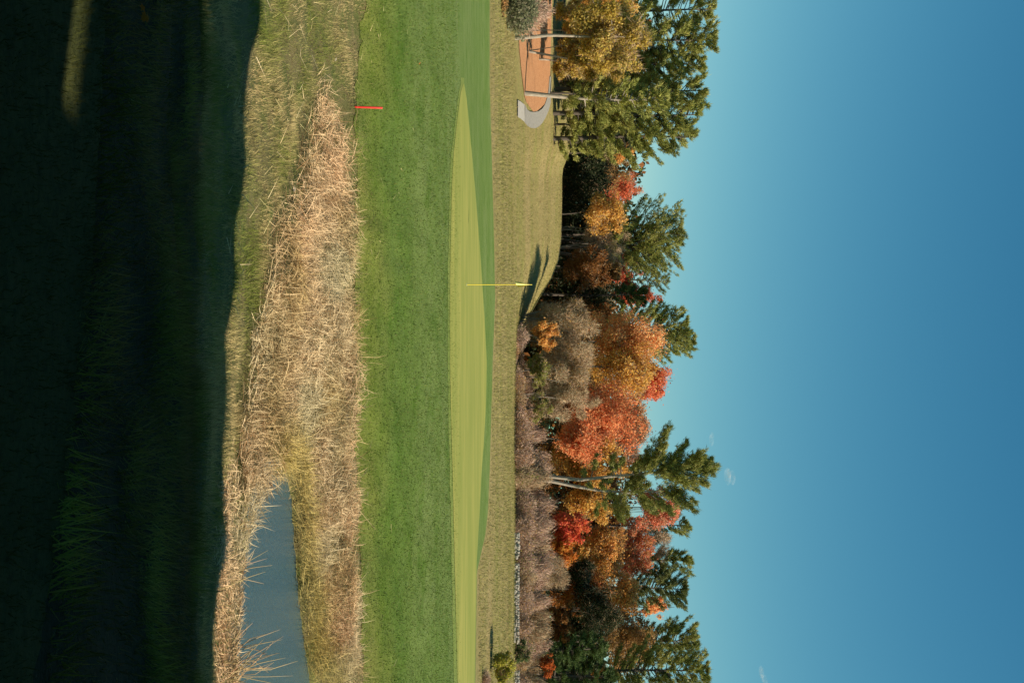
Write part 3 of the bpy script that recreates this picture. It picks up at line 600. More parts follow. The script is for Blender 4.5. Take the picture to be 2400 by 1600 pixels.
# --- twin trunked pine
def big_pine():
    y = 88.0; x = (1118 - 800) / F * y; zb = HH(x, y); root = empty('white_pine', (x, y, zb))
    tag(root, 'tallest white pine, twin pale trunks, in front of the orange wood', 'tree')
    W = lambda px, u: np.array([(u - 800) / F * y - x, 0, (px - 1200) / F * y - zb])
    T1 = [W(1190, 1118), W(1290, 1116), W(1360, 1124), W(1430, 1116), W(1520, 1108), W(1600, 1100), W(1672, 1092)]
    T2 = [W(1190, 1124), W(1290, 1126), W(1340, 1137), W(1400, 1148), W(1470, 1154), W(1540, 1150), W(1600, 1138)]
    for T in (T1, T2):
        V, q = tube(T, np.linspace(.20, .05, 7), 9); mesh('trunk', V, q, M['bark_pale'], root, smooth=True)
    # boughs: (px0,u0) on trunk -> (px1,u1) tip, fullness
    B = [(1600, 1100, 1683, 1088, 1.), (1610, 1100, 1672, 1112, 1.), (1590, 1102, 1658, 1130, 1.), (1560, 1105, 1640, 1150, 1.1), (1600, 1100, 1650, 1052, 1.), (1580, 1100, 1640, 1075, 1.1),
         (1560, 1103, 1607, 1042, 1.), (1540, 1104, 1600, 1068, 1.), (1520, 1106, 1570, 1000, .8), (1530, 1106, 1560, 1020, .9), (1530, 1106, 1585, 1110, 1.2), (1520, 1108, 1555, 1060, 1.2), (1500, 1110, 1530, 1070, 1.2),
         (1500, 1112, 1520, 1050, .9), (1480, 1113, 1500, 1085, 1.1), (1550, 1150, 1625, 1190, .9), (1570, 1140, 1632, 1178, .9), (1540, 1150, 1600, 1160, 1.1), (1520, 1152, 1575, 1195, 1.), (1500, 1152, 1540, 1205, .9), (1500, 1152, 1520, 1180, 1.1),
         (1470, 1154, 1500, 1140, 1.1), (1450, 1153, 1470, 1190, 1.), (1440, 1152, 1462, 1218, .8), (1420, 1150, 1445, 1172, .8), (1455, 1114, 1460, 1070, .5), (1430, 1116, 1446, 1092, .7), (1400, 1120, 1425, 1128, .6), (1385, 1120, 1398, 1080, .35), (1375, 1122, 1384, 1142, .4), (1360, 1124, 1372, 1110, .5), (1420, 1150, 1432, 1112, .5), (1410, 1148, 1420, 1190, .5), (1440, 1115, 1440, 1062, .35), (1620, 1098, 1668, 1072, .8), (1625, 1097, 1676, 1100, 1.), (1560, 1104, 1600, 1125, 1.2), (1480, 1152, 1510, 1112, 1.2), (1540, 1106, 1590, 1088, 1.3), (1460, 1153, 1485, 1128, 1.)]
    TB = MB(); SB = []; ST = []; SCc = []; cols = np.array(PALS['pine']) * .9
    for (a, b_, c, d, fl) in B:
        for rep in range(2):
            dy = R.uniform(-1.6, 1.6) if rep else R.uniform(-.4, .4)
            o = W(a, b_); e = W(c, d) + np.array([0, dy, 0]) + (R.normal(size=3) * .35 if rep else 0); m_ = (o + e) / 2 + np.array([0, 0, -.06 * np.linalg.norm(e - o)])
            if rep == 0 or fl > .8:
                V, q = tube([o, m_, e], [.06, .035, .012], 4); TB.add(V, q)
            L = np.linalg.norm(e - o); nt_ = int((16 + 17 * L) * fl * .8); tt = (R.uniform(.12 if fl > .7 else .45, 1, nt_)) ** .75
            pos = o + (e - o) * tt[:, None] + np.array([0, 0, 1]) * (-.2 * L * tt * (1 - tt))[:, None]
            wd = (.17 * L * (1.12 - tt) * min(fl, 1.1) + .05); pos = pos + R.normal(size=(nt_, 3)) * wd[:, None] * np.array([.8, 1, .62])
            sh = unit(unit(e - o) + np.array([0, 0, .4]) + rdir(nt_) * .45); nn = 18; pos = np.repeat(pos, nn, 0); sh = np.repeat(sh, nn, 0)
            st = pos + R.normal(size=pos.shape) * .08; SB.append(st); ST.append(st + unit(sh + rdir(len(st)) * .7) * .32 * R.uniform(.6, 1.25, (len(st), 1)))
            SCc.append(cols[np.where(R.random(len(st)) < .6, R.integers(0, 4), R.integers(0, 4, len(st)))])
    TB.build('branch', M['bark_grey'], root)['kind'] = 'stuff'
    SB = np.concatenate(SB); ST = np.concatenate(ST); Cc = np.concatenate(SCc) * (1 + R.normal(size=(len(SB), 1)) * .16)
    V, q = blades(SB, ST, R.uniform(.03, .065, len(SB))); mesh('crown', V, q, M['needle'], root, col=np.repeat(np.clip(Cc, .01, 1), 3, 0))
big_pine()

# --- right wood
leafy('maple_tree', 'salmon red maple crown right of the big pine top', 'tree', 1190, 104, 1480, 1592, 90, [(.78, .27, .16), (.82, .24, .14), (.74, .34, .20)], n=6500, K=12, bare=.25)
leafy('maple_tree', 'yellow olive maple behind the lower twin trunks', 'tree', 1172, 98, 1330, 1440, 90, 'gold', n=5500, K=12, bare=.15)
leafy('maple_tree', 'vivid scarlet maple low right of the twin trunks', 'tree', 1232, 92, 1292, 1382, 78, [(.84, .17, .09), (.78, .12, .08), (.84, .28, .10)], n=6500, K=12, bare=.03, leaf=.13)
leafy('maple_tree', 'glowing orange maple right of the vivid scarlet one', 'tree', 1288, 92, 1282, 1352, 66, [(.66, .24, .04), (.60, .18, .035), (.62, .30, .06)], n=5500, K=11, bare=.03, leaf=.13)
leafy('maple_tree', 'tan gold maple in the centre of the right wood', 'tree', 1285, 102, 1365, 1470, 130, 'amber', n=9500, K=18, bare=.2)
leafy('maple_tree', 'dusky red maple above the tan gold one', 'tree', 1290, 108, 1440, 1530, 150, [(.70, .26, .13), (.74, .22, .13), (.64, .30, .12)], n=9000, K=18, bare=.25)
bare('bare_tree', 'leafless grey topped tree above the dusky red maple', 'tree', 1275, 112, 1500, 1570, 110, 'grey', n=5000, tw=.05, r0=.1, spread=.2)
leafy('maple_tree', 'brown gold maple left of the dusky red one', 'tree', 1215, 100, 1290, 1400, 70, 'brown', n=4000, K=10, bare=.3)
leafy('maple_tree', 'small gold maple above the glowing orange one', 'tree', 1290, 94, 1340, 1385, 50, 'gold', n=2500, K=7)
leafy('evergreen_bush', 'dark round evergreen in the shade right of the glowing orange maple', 'tree', 1350, 94, 1325, 1400, 68, 'darkgreen', n=6000, K=10, leaf=.1)
leafy('evergreen_bush', 'large dark rounded evergreen in the centre of the far right wood', 'tree', 1430, 93, 1345, 1462, 100, 'darkgreen', n=9000, K=14, leaf=.1)
bare('bare_shrub', 'shaded grey shrub right below the glowing orange maple', 'bush', 1345, 89, 1262, 1330, 80, 'grey', n=4000)
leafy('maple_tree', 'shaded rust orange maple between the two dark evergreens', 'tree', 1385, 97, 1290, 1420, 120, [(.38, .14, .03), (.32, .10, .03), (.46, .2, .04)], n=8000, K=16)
leafy('maple_tree', 'gold flecked maple over the dark evergreens', 'tree', 1395, 101, 1410, 1500, 90, 'amber', n=5500, K=12)
leafy('maple_tree', 'brown gold maple above the large dark evergreen', 'tree', 1490, 104, 1400, 1535, 140, 'brown', n=9500, K=18, bare=.25)
leafy('maple_tree', 'brown russet tree low beneath the large dark evergreen', 'tree', 1462, 91, 1290, 1345, 110, 'rust', n=5000, K=12)
leafy('maple_tree', 'small bright orange maple low at the right corner of the wood', 'tree', 1560, 86, 1268, 1300, 56, [(.6, .16, .03), (.5, .12, .03)], n=2500, K=8, leaf=.1)
leafy('maple_tree', 'orange tipped maple at the skyline between two right pines', 'tree', 1422, 112, 1500, 1562, 50, 'orange', n=2500, K=7)
leafy('maple_tree', 'amber maple inside the far right spruces', 'tree', 1590, 97, 1380, 1420, 60, 'amber', n=2500, K=7)
pine('pine_tree', 'small sparse pine at the skyline right of the salmon red crown', 'tree', 1232, 114, 1500, 1614, 66, nb=26, tuft=16)
pine('pine_tree', 'pine with a flat tilted top above the dusky red maple', 'tree', 1312, 113, 1510, 1618, 74, nb=28, tuft=20, skew=.3)
pine('pine_tree', 'dark rounded pine above the gold flecked maple', 'tree', 1378, 110, 1470, 1604, 98, 'pinedark', nb=42, tuft=26)
pine('pine_tree', 'dark pine with slim lit tips near the right end', 'tree', 1500, 104, 1480, 1630, 110, 'pine', nb=42, tuft=24)
pine('pine_tree', 'tall feathery pine at the far right end of the tree line', 'tree', 1572, 98, 1420, 1655, 130, 'pine', nb=54, tuft=28)
pine('spruce_tree', 'fresh green spruce with drooping boughs low in the right wood', 'tree', 1520, 90, 1285, 1420, 80, 'spruce', nb=44, tuft=20, up=.12, mid=.3, need=.3)
pine('spruce_tree', 'fresh green spruce at the right edge beside the other spruce', 'tree', 1585, 91, 1290, 1440, 90, 'spruce', nb=44, tuft=20, up=.12, mid=.3, need=.3)
# trees just outside the right edge, whose shade falls into the picture
for (u, y, hi, w_) in ((1680, 96, 1650, 140), (1760, 90, 1660, 150), (1720, 104, 1640, 150), (1850, 96, 1650, 160)):
    pine('pine_tree', 'tall pine beyond the right end of the tree line', 'tree', u, y, 1260, hi, w_, 'pinedark', 'pines past the right end', nb=46, tuft=14)
# rear filling so that the wood has depth
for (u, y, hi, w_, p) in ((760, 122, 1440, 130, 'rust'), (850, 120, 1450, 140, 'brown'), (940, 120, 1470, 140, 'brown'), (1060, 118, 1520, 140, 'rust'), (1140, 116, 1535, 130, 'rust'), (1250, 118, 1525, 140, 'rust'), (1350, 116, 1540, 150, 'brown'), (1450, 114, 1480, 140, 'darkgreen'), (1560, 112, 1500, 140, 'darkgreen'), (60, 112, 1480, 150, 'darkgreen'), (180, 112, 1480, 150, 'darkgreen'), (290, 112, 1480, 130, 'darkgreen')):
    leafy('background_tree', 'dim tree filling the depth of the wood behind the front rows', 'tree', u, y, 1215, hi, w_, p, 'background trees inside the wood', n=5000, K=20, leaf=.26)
# the wood behind, one mass
n = 60000; x = R.uniform(-75, 60, n); y = R.uniform(142, 170, n); hh = 9 + 7 * vnoise(x * .12, y * .12) + 3 * vnoise(x * .5, y * .5); low = R.random(n) < .45; hh[low] = 4.5; y[low] = R.uniform(134, 141, low.sum())
cen = np.stack([x, y, np.array(H(x, y)) + hh * R.random(n) ** .8], -1)
V, q = diamonds(cen, rdir(n), R.uniform(.35, .65, n))
tag(mesh('far_wood', V, q, M['leaf'], col=np.repeat(pal(n, PALS['darkgreen'] * 3 + PALS['rust']), 4, 0)), kind='stuff')

# --- brush in front of the wood
br = []
u = 806
while u < 1640:
    top = float(np.interp(u, [800, 860, 950, 1050, 1150, 1300, 1450, 1600], [1228, 1240, 1262, 1280, 1288, 1286, 1288, 1280])) + R.uniform(-9, 11)
    for row, (dy, dh) in enumerate(((0, -.42), (4.5, 0))):
        uu = u + R.uniform(-14, 14); y = 81.3 + dy + R.uniform(-.6, 1.2)
        bare('bare_shrub', ('low leafless pinkish brown shrub in the front row of the thicket behind the stone wall', 'taller leafless pinkish brown shrub in the rear row of the thicket, against the wood')[row], 'bush', uu, y, 1195, 1200 + (top - 1200) * (1 + dh), R.uniform(48, 100), random.choice(['pink', 'pink', 'pink', 'grey']), ('low leafless shrubs at the front of the thicket', 'taller leafless shrubs at the rear of the thicket')[row], n=2800, tw=.03, stems=3, leafn=260, leafp=random.choice(['brown', 'rust', 'olive', 'brown']), r0=.03, leaf=.07)
    u += R.uniform(18, 46)
bare('bare_shrub', 'brownish shrub hump right of the slanting shadow at the end of the hill', 'bush', 752, 88, 1215, 1330, 90, 'grey', n=6000, tw=.035, stems=6)
bare('bare_shrub', 'low dark shrub at the foot of the hill where the brush begins', 'bush', 790, 82, 1195, 1240, 60, 'pink', n=3000)
leafy('yellow_bush', 'yellow green bush on the rough at the right edge beyond the green', 'bush', 1562, 48, 1140, 1206, 84, 'yellowgreen', n=9000, K=14, leaf=.05, bare=.2, r0=.04)
bare('bare_shrub', 'small dry pinkish bush beside the yellow green bush', 'bush', 1590, 44, 1120, 1150, 50, 'pink', n=2500, tw=.02, r0=.02)
leafy('olive_shrub', 'fresh green shrub in front of the thicket behind the yellow bush', 'bush', 1530, 76, 1204, 1242, 50, 'spruce', n=3000, K=8, leaf=.07, bare=.3, r0=.04)

# --- dry stone wall
sm = []
for k in range(6):
    th = np.linspace(0, 2 * math.pi, 7)[:-1]; r = .5 * R.uniform(.75, 1.1, 6)
    lo = np.stack([np.cos(th) * r, np.sin(th) * r, np.full(6, -.5)], -1); hi = lo * .8; hi[:, 2] = .42 + R.uniform(-.1, .1, 6); mdl = lo * 1.12; mdl[:, 2] = 0
    V = np.concatenate([lo, mdl, hi]); q = [[i, (i + 1) % 6, 6 + (i + 1) % 6, 6 + i] for i in range(6)] + [[6 + i, 6 + (i + 1) % 6, 12 + (i + 1) % 6, 12 + i] for i in range(6)]
    me = bpy.data.meshes.new('stone'); me.from_pydata(V.tolist(), [], q + [[12, 13, 14, 15, 16, 17], [5, 4, 3, 2, 1, 0]]); me.materials.append(M['stone']); me.update(); sm.append(me)
def wall(u0, u1, label):
    y0 = 78.6; x0 = (u0 - 800) / F * y0; x1 = (u1 - 800) / F * y0; root = empty('stone_wall', (x0, y0, HH(x0, y0))); tag(root, label, 'stone wall', 'dry stone walls along the thicket')
    for c in range(3):
        x = x0
        while x < x1:
            wdt = R.uniform(.13, .55); xx = x + wdt / 2; y = y0 + R.uniform(-.06, .06); o = bpy.data.objects.new('stone', sm[R.integers(0, 6)]); C.objects.link(o); o.parent = root
            hh = R.uniform(.13, .19)
            o.location = (xx - x0, y - y0, HH(xx, y) - root.location.z + .06 + c * .145 + R.uniform(-.02, .02) + .03 * vnoise(xx * 2, c)); o.scale = (wdt * 1.05, R.uniform(.28, .42), hh); o.rotation_euler = (R.uniform(-.15, .15), R.uniform(-.15, .15), R.uniform(-.4, .4))
            if not (c == 2 and R.random() < .3): pass
            x += wdt
wall(1247, 1300, 'short left length of pale dry stone wall ending at the gap')
wall(1318, 1494, 'long middle length of pale dry stone wall in front of the thicket')
wall(1570, 1625, 'stone wall length at the right edge past the yellow bush')

# ------------------------------------------------------------ flagstick, stake, leaves
fx, fy = hit(1092, 667); fz = HH(fx, fy) + .03
fr = empty('golf_flag', (fx, fy, fz)); tag(fr, 'yellow golf flagstick with limp yellow flag standing on the putting green', 'golf flag')
hgt = 151 / F * fy
V, q = tube([(0, 0, -.1), (0, 0, hgt * .5), (0, 0, hgt)], [.0125, .0125, .010], 10); mesh('pole', V, q, M['yellow'], fr, smooth=True)
# limp folded flag: rows down from the top, folds across
px2m = fy / F; rows = 18; nc = 26; Vf = []
for i in range(rows):
    s = i / (rows - 1); zt = hgt - .02 - s * 36 * px2m
    for j in range(nc):
        k = j / (nc - 1)
        l = -9.0 * px2m * s ** 1.15; r = 5.6 * px2m * min(1, s * 1.35) ** 1.1
        xx = l + (r - l) * (0.5 - .5 * math.cos(k * math.pi)) + .006 * math.sin(k * 14)
        yy_ = -.012 + s * .085 * math.sin(k * 9.5 + .6) * (1 - .2 * k)
        drop = (0 if k < .15 else .0) - .16 * s * abs(k - .42) ** .8 * (1 if k > .42 else -.55)
        Vf.append((xx, yy_, zt - (drop if s > .2 else drop * s / .2) * (s) ))
mesh('flag', Vf, gridfaces(rows, nc), M['cloth'], fr, smooth=True)
V, q = tube([(0, 0, hgt - .015), (0, 0, hgt + .03)], [.017, .010], 10); mesh('pole_cap', V, q, M['yellow'], fr, smooth=True)
V, q = tube([(0, 0, -.08), (0, 0, .004)], [.054, .054], 20); mesh('cup_rim', V, q, M['cup'], fr, smooth=True)

sx, sy = hit(832, 251); sz = HH(sx, sy)
m = MB(); hs_ = 64 / F * sy; wd = 5.4 / F * sy / 1.25
m.box((0, 0, hs_ / 2 - .15), (wd, wd, hs_ + .3)); 
st = m.build('hazard_stake', M['red']); st.location = (sx, sy, sz); st.rotation_euler = (0, .03, math.radians(28)); tag(st, 'red square wooden hazard stake at the near edge of the fairway', 'stake')
bv = st.modifiers.new('bevel', 'BEVEL'); bv.width = .004; bv.segments = 2

def fallen(px, u, size, col, label, z=.06, n=1, cat='leaf', name='fallen_leaf'):
    x, y = hit(px, u); zz = HH(x, y) + z
    Vs = []; Q = []; 
    lob = [1, .45, .8, .4, .9, .42, .85, .4, .8, .45]
    for j in range(n):
        c = np.array([R.normal() * size * .9, R.normal() * size * .9, R.random() * size * .8]) * (n > 1); nr = unit(np.array([.2, -.5, 1]) + R.normal(size=3) * .5); a = unit(np.cross(nr, [0, 1, .2])); b_ = np.cross(nr, a); b0 = len(Vs); Vs.append(c)
        for k, l in enumerate(lob):
            t_ = 2 * math.pi * k / 10; Vs.append(c + (a * math.cos(t_) + b_ * math.sin(t_)) * l * size + nr * .12 * size * (k % 2))
        Q += [[b0, b0 + 1 + k, b0 + 1 + (k + 1) % 10] for k in range(10)]
    o = mesh(name, Vs, np.array(Q), M['leaf'], col=np.tile(col, (len(Vs), 1))); o.location = (x, y, zz); tag(o, label, cat); return o
fallen(977, 149, .045, (.75, .16, .03), 'bright orange maple leaf lying on the fairway left of the stake', .06)
fallen(283, 38, .02, (.45, .19, .02), 'cluster of dull orange leaves in the shaded grass at the near left', .10, 9, 'leaves', 'leaf_cluster')
fallen(772, 140, .05, (.60, .52, .42), 'pale dry leaf on the rough left of the stake', .12)
fallen(665, 444, .06, (.62, .55, .45), 'whitish dry leaf at the left tip of the fallen reeds', .16)

# ------------------------------------------------------------ grass and reeds
def inframe(x, y, z, marg=60):
    u = 800 + F * x / y; px = 1200 + F * z / y
    return (u > -marg) & (u < 1600 + marg) & (px > -marg)
def scatter(n, y0, y1, marg=80):
    """uniform points on the ground seen by the camera between two distances"""
    y = np.sqrt(R.uniform(y0 ** 2, y1 ** 2, n)); h = (800 + marg) / F; x = R.uniform(-h, h, n) * y
    return x, y
fwn_x = fwA[:, 0]; fwn_y = fwA[:, 1]; o_ = np.argsort(fwn_x)
def fair_near(x): return np.interp(x, fwn_x[o_], fwn_y[o_])
mwx = mwB[:, 0]; mwy = mwB[:, 1]; o2 = np.argsort(mwx)
def mown_far(x): return np.interp(x, mwx[o2], mwy[o2])
# fallen-reed bed, mapped in the world from photo outline
bed_px = [(745, 170), (700, 290), (690, 380), (640, 500), (615, 600), (600, 700), (585, 800), (560, 900), (548, 1000), (530, 1100), (512, 1250), (502, 1400), (500, 1640), (828, 1640), (822, 1300), (818, 1000), (820, 800), (822, 600), (815, 400), (808, 320), (770, 250)]
bedp = np.array([hit(a, b_) for a, b_ in bed_px])
def bed_sd(x, y): return poly_sd(x, y, bedp) + .5 * (vnoise(x * 1.7, y * 1.7) - .5) + .25 * (vnoise(x * 5, y * 5) - .5)

# long rough grass, near slope and round the reeds
n = 260000
x, y = scatter(n, 3.6, 21.5); z = H(x, y)
bd = bed_sd(x, y); pdist = poly_sd(x, y, pp)
tuftn = vnoise(x * 1.6 + 31, y * 1.6)
keep = (y < fair_near(x) + .2 + 1.5 * R.random(n) ** 3.5) & (y > mown_far(x) - .1) & (pdist > .12) & ((bd > -.1) | (R.random(n) < .10)) & (R.random(n) < .35 + .9 * tuftn)
x, y, z, tuftn = x[keep], y[keep], z[keep], tuftn[keep]; n = len(x)
Lb = (.06 + .13 * tuftn ** 1.5) * R.uniform(.5, 1.3, n)
edge = np.clip((fair_near(x) - y) / 1.5, 0, 1); Lb *= .45 + .55 * edge
la = vnoise(x * .9, y * .9 + 50) * 6.28 * 2; lean = np.stack([np.cos(la), np.sin(la), np.zeros(n)], -1)
b0 = np.stack([x, y, z - .01], -1); tp_ = b0 + (np.array([0, 0, 1]) * R.uniform(.35, .9, (n, 1)) + lean * R.uniform(.0, .4, (n, 1)) + rdir(n) * .55) * Lb[:, None]
wdt = R.uniform(.006, .011, n)
V, q = blades(b0, tp_, wdt)
dry = np.clip(vnoise(x * 1.1 + 9, y * 1.1) * 1.5 - .28 + .25 * R.normal(size=n) + .45 * (vnoise(x * .45, y * .45 + 5) - .5), 0, 1)[:, None]
gcol = np.array([.20, .24, .05]) * (1 - dry) + np.array([.60, .47, .24]) * dry
shade_tint = (sstep(10.2, 8.2, y) * .75)[:, None]; gcol = gcol * (1 - shade_tint) + (np.array([.075, .10, .016]) * (.25 + 3.2 * np.clip(tuftn[:, None] + .35 * (vnoise(x * .7 + 90, y * 1.2) - .5)[:, None], 0, 1) ** 3)) * shade_tint  # near shade and lit tufts put into the blade colours
gcol = gcol * (1 + R.normal(size=(n, 1)) * .15)
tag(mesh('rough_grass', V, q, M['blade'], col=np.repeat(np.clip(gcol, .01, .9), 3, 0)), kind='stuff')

# fallen reeds and cattail straw
n = 175000
x, y = scatter(n, 9.5, 21.5, 140); bd = bed_sd(x, y); pdist = poly_sd(x, y, pp)
keep = (bd < .15) & (pdist > -.12) & (y < fair_near(x) + .02 + .5 * R.random(n) ** 3 * (1 + 1.2 * vnoise(x * 3, y))) & ((R.random(n) < np.clip(-bd * np.where(x < -1, .9, 2.2) + np.where(x < -1, .12, .25), .05, 1)))
x, y, pdist = x[keep], y[keep], pdist[keep]; n = len(x); z = np.maximum(H(x, y), WZ)
nb_ = sstep(13.6, 13.0, y) * sstep(1.0, .3, pdist) ; nb_ = np.maximum(nb_, (y < 12.9) * (x > .6) * 1.0)
hump = (1 - .95 * nb_) * (.30 * vnoise(x * 1.3 + 3, y * 1.3 + 8) ** 1.4 + .12 * vnoise(x * 4, y * 4))
zz = z + hump * R.random(n) ** .6
th = vnoise(x * .7 + 11, y * .7) * 9 + R.normal(size=n) * 1.1; al = R.random(n) < .5; th = np.where(al, math.pi / 2 + R.normal(size=n) * .45 + (R.random(n) < .3) * math.pi, th)
pitch = np.abs(R.normal(size=n)) * .30 + .05; stand = R.random(n) < np.where(al, .5, .08); pitch[stand] = R.uniform(.3, 1.35, stand.sum()); pitch = pitch * (1 - .6 * nb_)
d = np.stack([np.cos(th) * np.cos(pitch), np.sin(th) * np.cos(pitch), np.sin(pitch)], -1)
L = (1 - .45 * nb_) * R.uniform(.08, .42, n) * np.where(R.random(n) < .05, 2.0, 1) * np.where(stand, .7, 1)
a0 = np.stack([x, y, zz], -1); 
bend = a0 + d * (L * .6)[:, None]; tip = bend + (d + rdir(n) * .28) * (L * .4)[:, None]
sW = unit(np.cross(d, rdir(n))) * (R.uniform(.0035, .0085, n) * .5)[:, None]
V = np.stack([a0 - sW, a0 + sW, bend - sW, bend + sW, tip], 1).reshape(-1, 3)
i5 = np.arange(n) * 5; q4 = np.stack([i5, i5 + 1, i5 + 3, i5 + 2], -1); q3 = np.stack([i5 + 2, i5 + 3, i5 + 4], -1)
reg = vnoise(x * .55 + 2, y * .8 + 17)[:, None]; g2 = np.clip(vnoise(x * .9 + 70, y * .9) * 2 - 1.0, 0, 1)[:, None]
sc1 = np.array([.86, .58, .35]); sc2 = np.array([.72, .60, .37])
rc = sc1 * (1 - reg) + sc2 * reg; rc = rc * (1 - g2 * .7) + np.array([.45, .32, .10]) * g2 * .7
k = R.random((n, 1)); rc = np.where(k < .20 + .35 * sstep(.62, .8, vnoise(x * 2.3, y * 2.9 + 4))[:, None], rc * np.array([.42, .34, .28]), rc); gg = sstep(.6, .75, vnoise(x * .8 + 33, y * .6 + 3))[:, None] * .8; gg = gg * .6; rc = rc * (1 - gg) + np.array([.60, .56, .36]) * gg; oc = (sstep(1.0, .15, pdist) * (y > 14.5) * .75)[:, None]; rc = rc * (1 - oc) + np.array([.50, .39, .11]) * oc * (1 + R.normal(size=(n, 1)) * .14)
tag(mesh('fallen_reeds', V, [q4, q3], M['straw'], col=np.repeat(np.clip(rc, .02, .92), 5, 0)), kind='stuff')

# dense under-thatch sheet so soil does not show through as green: dry brown leaf litter
# stray straw on the fairway fringe
n = 900
x, y = scatter(n, 17, 25); dd_ = y - fair_near(x); keep = (dd_ > -.3) & (dd_ < 3.5) & (R.random(n) < np.exp(-np.clip(dd_, 0, 9) * 1.3)); x, y = x[keep], y[keep]; n = len(x)
th = R.uniform(0, 6.28, n); a0 = np.stack([x, y, H(x, y) + .05], -1); V, q = blades(a0, a0 + np.stack([np.cos(th), np.sin(th), R.uniform(-.05, .4, n)], -1) * R.uniform(.08, .3, (n, 1)), np.full(n, .010))
tag(mesh('straw_litter', V, q, M['straw'], col=np.repeat(pal(n, [(.62, .50, .28), (.5, .42, .2)]), 3, 0)), kind='stuff')

n = 500
x, y = scatter(n, 11.5, 19.5); keep = (x < -.3) & (y < fair_near(x)) & (poly_sd(x, y, pp) > .3); x, y = x[keep], y[keep]; n = len(x)
th = R.uniform(0, 6.28, n); a0 = np.stack([x, y, H(x, y) + .07], -1); V, q = blades(a0, a0 + np.stack([np.cos(th), np.sin(th), R.uniform(0, .8, n)], -1) * R.uniform(.10, .38, (n, 1)), np.full(n, .009))
tag(mesh('loose_straw', V, q, M['straw'], col=np.repeat(pal(n, [(.72, .60, .36), (.62, .52, .28)]), 3, 0)), kind='stuff')
# individual reed clumps leaning over the water
def reed_clump(px, u, n, L0, label, fan=1.0, dirx=-.2):
    x, y = hit(px, u); root = empty('reed_clump', (x, y, HH(x, y))); tag(root, label, 'reeds', 'dry reed clumps at the pond edge')
    Vt = []; 
    for i in range(n):
        b_ = np.array([R.normal() * .12, R.normal() * .08, 0]); d_ = unit(np.array([dirx + R.normal() * .55 * fan, .1 + R.normal() * .35 * fan, R.uniform(.3, 1.1)])); L_ = L0 * R.uniform(.4, 1.15)
        m_ = b_ + d_ * L_ * .6; e_ = m_ + unit(d_ + rdir(1)[0] * (.2 if i % 3 else .9)) * L_ * .4
        V, q = tube([b_, m_, e_], [.005, .0045, .0015], 4); o = mesh('stalk', V, q, M['straw'], root, col=np.tile(pal(1, [(.66, .46, .27), (.55, .42, .24)])[0], (len(V), 1)))
reed_clump(530, 1585, 34, .75, 'big fan of broken dry reeds in the near right corner of the pond')
reed_clump(535, 1540, 18, .62, 'smaller spray of bent reeds left of the big fan')
reed_clump(522, 1335, 12, .55, 'few long reed stalks reaching over the near pond edge')
reed_clump(556, 1235, 8, .40, 'short reeds poking up where the pond begins to widen')
for (px, u, n_, L_) in ((676, 1150, 7, .22), (640, 1120, 6, .25)):
    reed_clump(px - 12, u, n_, L_, 'short reed stubs in the narrow pond tip, ' + ('nearer the far bank' if px > 660 else 'nearer the near bank'))

# fairway and mown turf blades
def turf(name, n, y0, y1, cond, hgt_, wd_, cols, off, marg=40):
    x, y = scatter(n, y0, y1, marg); k = cond(x, y); x, y = x[k], y[k]; n = len(x); z = H(x, y) + off
    b0 = np.stack([x, y, z], -1); tp = b0 + (np.array([0, 0, 1.]) + rdir(n) * .8) * (hgt_ * R.uniform(.5, 1.3, (n, 1)))
    V, q = blades(b0, tp, wd_ * R.uniform(.7, 1.3, n)); c = pal(n, cols, jit=.18)
    if name == 'far_rough_grass':
        gm_ = np.clip(2.6 * vnoise(x * .10 + 4, y * .55) - 1.18 + .5 * (vnoise(x * .6, y * 1.5) - .5), 0, 1)[:, None]; c = c * (1 - gm_) + np.array([.24, .235, .07]) * (.8 + .4 * R.random((n, 1))) * gm_; lt = sstep(.72, .8, vnoise(x * .05 + 60, y * 1.1))[:, None]; c = c * (1 + .35 * lt)
    tag(mesh(name, V, q, M['blade'], col=np.repeat(c, 3, 0)), kind='stuff')
turf('fairway_grass', 135000, 18.5, 34, lambda x, y: (y > fair_near(x) - .5 * R.random(len(x)) ** 2) & (R.random(len(x)) < np.clip((31 - y) / 4, 0, 1)), .035, .016, [(.105, .165, .025), (.14, .195, .04), (.075, .13, .015), (.19, .215, .07)], .008)
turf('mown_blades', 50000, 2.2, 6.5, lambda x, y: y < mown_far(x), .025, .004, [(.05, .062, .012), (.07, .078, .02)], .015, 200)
FRC = True
turf('far_rough_grass', 120000, 41, 108, lambda x, y: (H(x, y) / y > np.interp(800 + F * x / y, [a for a, b in FAR_F], [(b - 1200) / F + .0006 for a, b in FAR_F])) & ((800 + F * x / y > 290) | (y < 76)), .12, .035, [(.33, .27, .11), (.40, .32, .15), (.22, .21, .07), (.27, .23, .09)], -.01)

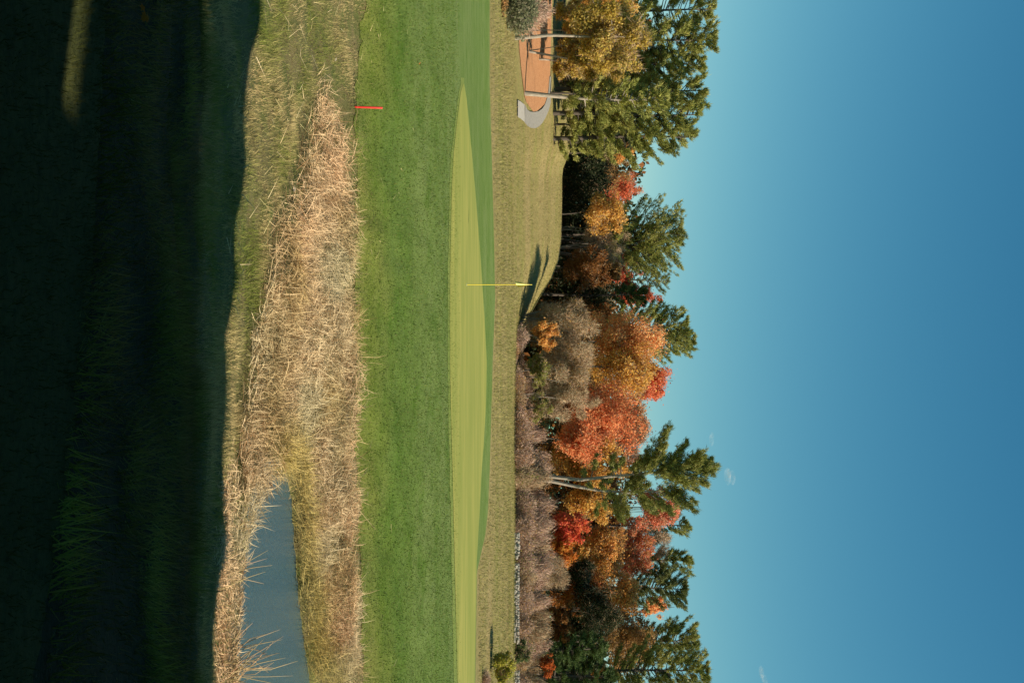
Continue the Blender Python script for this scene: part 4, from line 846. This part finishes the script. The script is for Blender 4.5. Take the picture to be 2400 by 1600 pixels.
# ------------------------------------------------------------ small clouds
cm, t, b = newmat('thin_cloud'); out = t.nodes['Material Output']
t.nodes.remove(b); tr = N(t, 'ShaderNodeBsdfTransparent'); df = N(t, 'ShaderNodeBsdfDiffuse'); df.inputs[0].default_value = (.95, .92, .92, 1); tl = N(t, 'ShaderNodeBsdfTranslucent'); tl.inputs[0].default_value = (.95, .92, .92, 1)
m1 = N(t, 'ShaderNodeMixShader'); m1.inputs[0].default_value = .4; t.links.new(df.outputs[0], m1.inputs[1]); t.links.new(tl.outputs[0], m1.inputs[2])
lw = N(t, 'ShaderNodeLayerWeight'); lw.inputs[0].default_value = .5; inv = N(t, 'ShaderNodeMapRange'); inv.inputs[1].default_value = .9; inv.inputs[2].default_value = .1; inv.inputs[3].default_value = 0; inv.inputs[4].default_value = .13
nz = noise_fac(t, .05, 4, (1, 1, 1), .35, .65); mu = N(t, 'ShaderNodeMath'); mu.operation = 'MULTIPLY'; t.links.new(lw.outputs['Facing'], inv.inputs[0]); t.links.new(inv.outputs[0], mu.inputs[0]); t.links.new(nz, mu.inputs[1])
mx = N(t, 'ShaderNodeMixShader'); t.links.new(mu.outputs[0], mx.inputs[0]); t.links.new(tr.outputs[0], mx.inputs[1]); t.links.new(m1.outputs[0], mx.inputs[2]); t.links.new(mx.outputs[0], out.inputs[0])
def cloud(px, u, w_, h_, k, label):
    Yc = 2500.0; mbb = MB(); th = np.linspace(0, 2 * math.pi, 17)[:-1]; ph = np.linspace(0, math.pi, 9)
    for i in range(k):
        c = np.array([R.normal() * w_ * .22, R.normal() * w_ * .25, R.normal() * h_ * .2]) / F * Yc; s = np.array([w_, w_, h_]) * R.uniform(.25, .5) / F * Yc
        V = np.array([[math.sin(p) * math.cos(t_), math.sin(p) * math.sin(t_), math.cos(p)] for p in ph for t_ in th]) * s + c
        q = [[a * 16 + b_, a * 16 + (b_ + 1) % 16, (a + 1) * 16 + (b_ + 1) % 16, (a + 1) * 16 + b_] for a in range(8) for b_ in range(16)]; mbb.add(V, q)
    o = mbb.build('cloud', cm, None, True); o.location = ((u - 800) / F * Yc, Yc, (px - 1200) / F * Yc); tag(o, label, 'cloud', 'small wisps of cloud'); o.visible_shadow = True
cloud(1710, 1112, 46, 18, 3, 'small pale cloud wisp above the tallest pine')
cloud(1664, 1032, 34, 12, 2, 'faintest cloud wisp left of the tallest pine top')
cloud(1787, 1586, 32, 13, 3, 'tiny cloud wisp at the right edge of the sky')
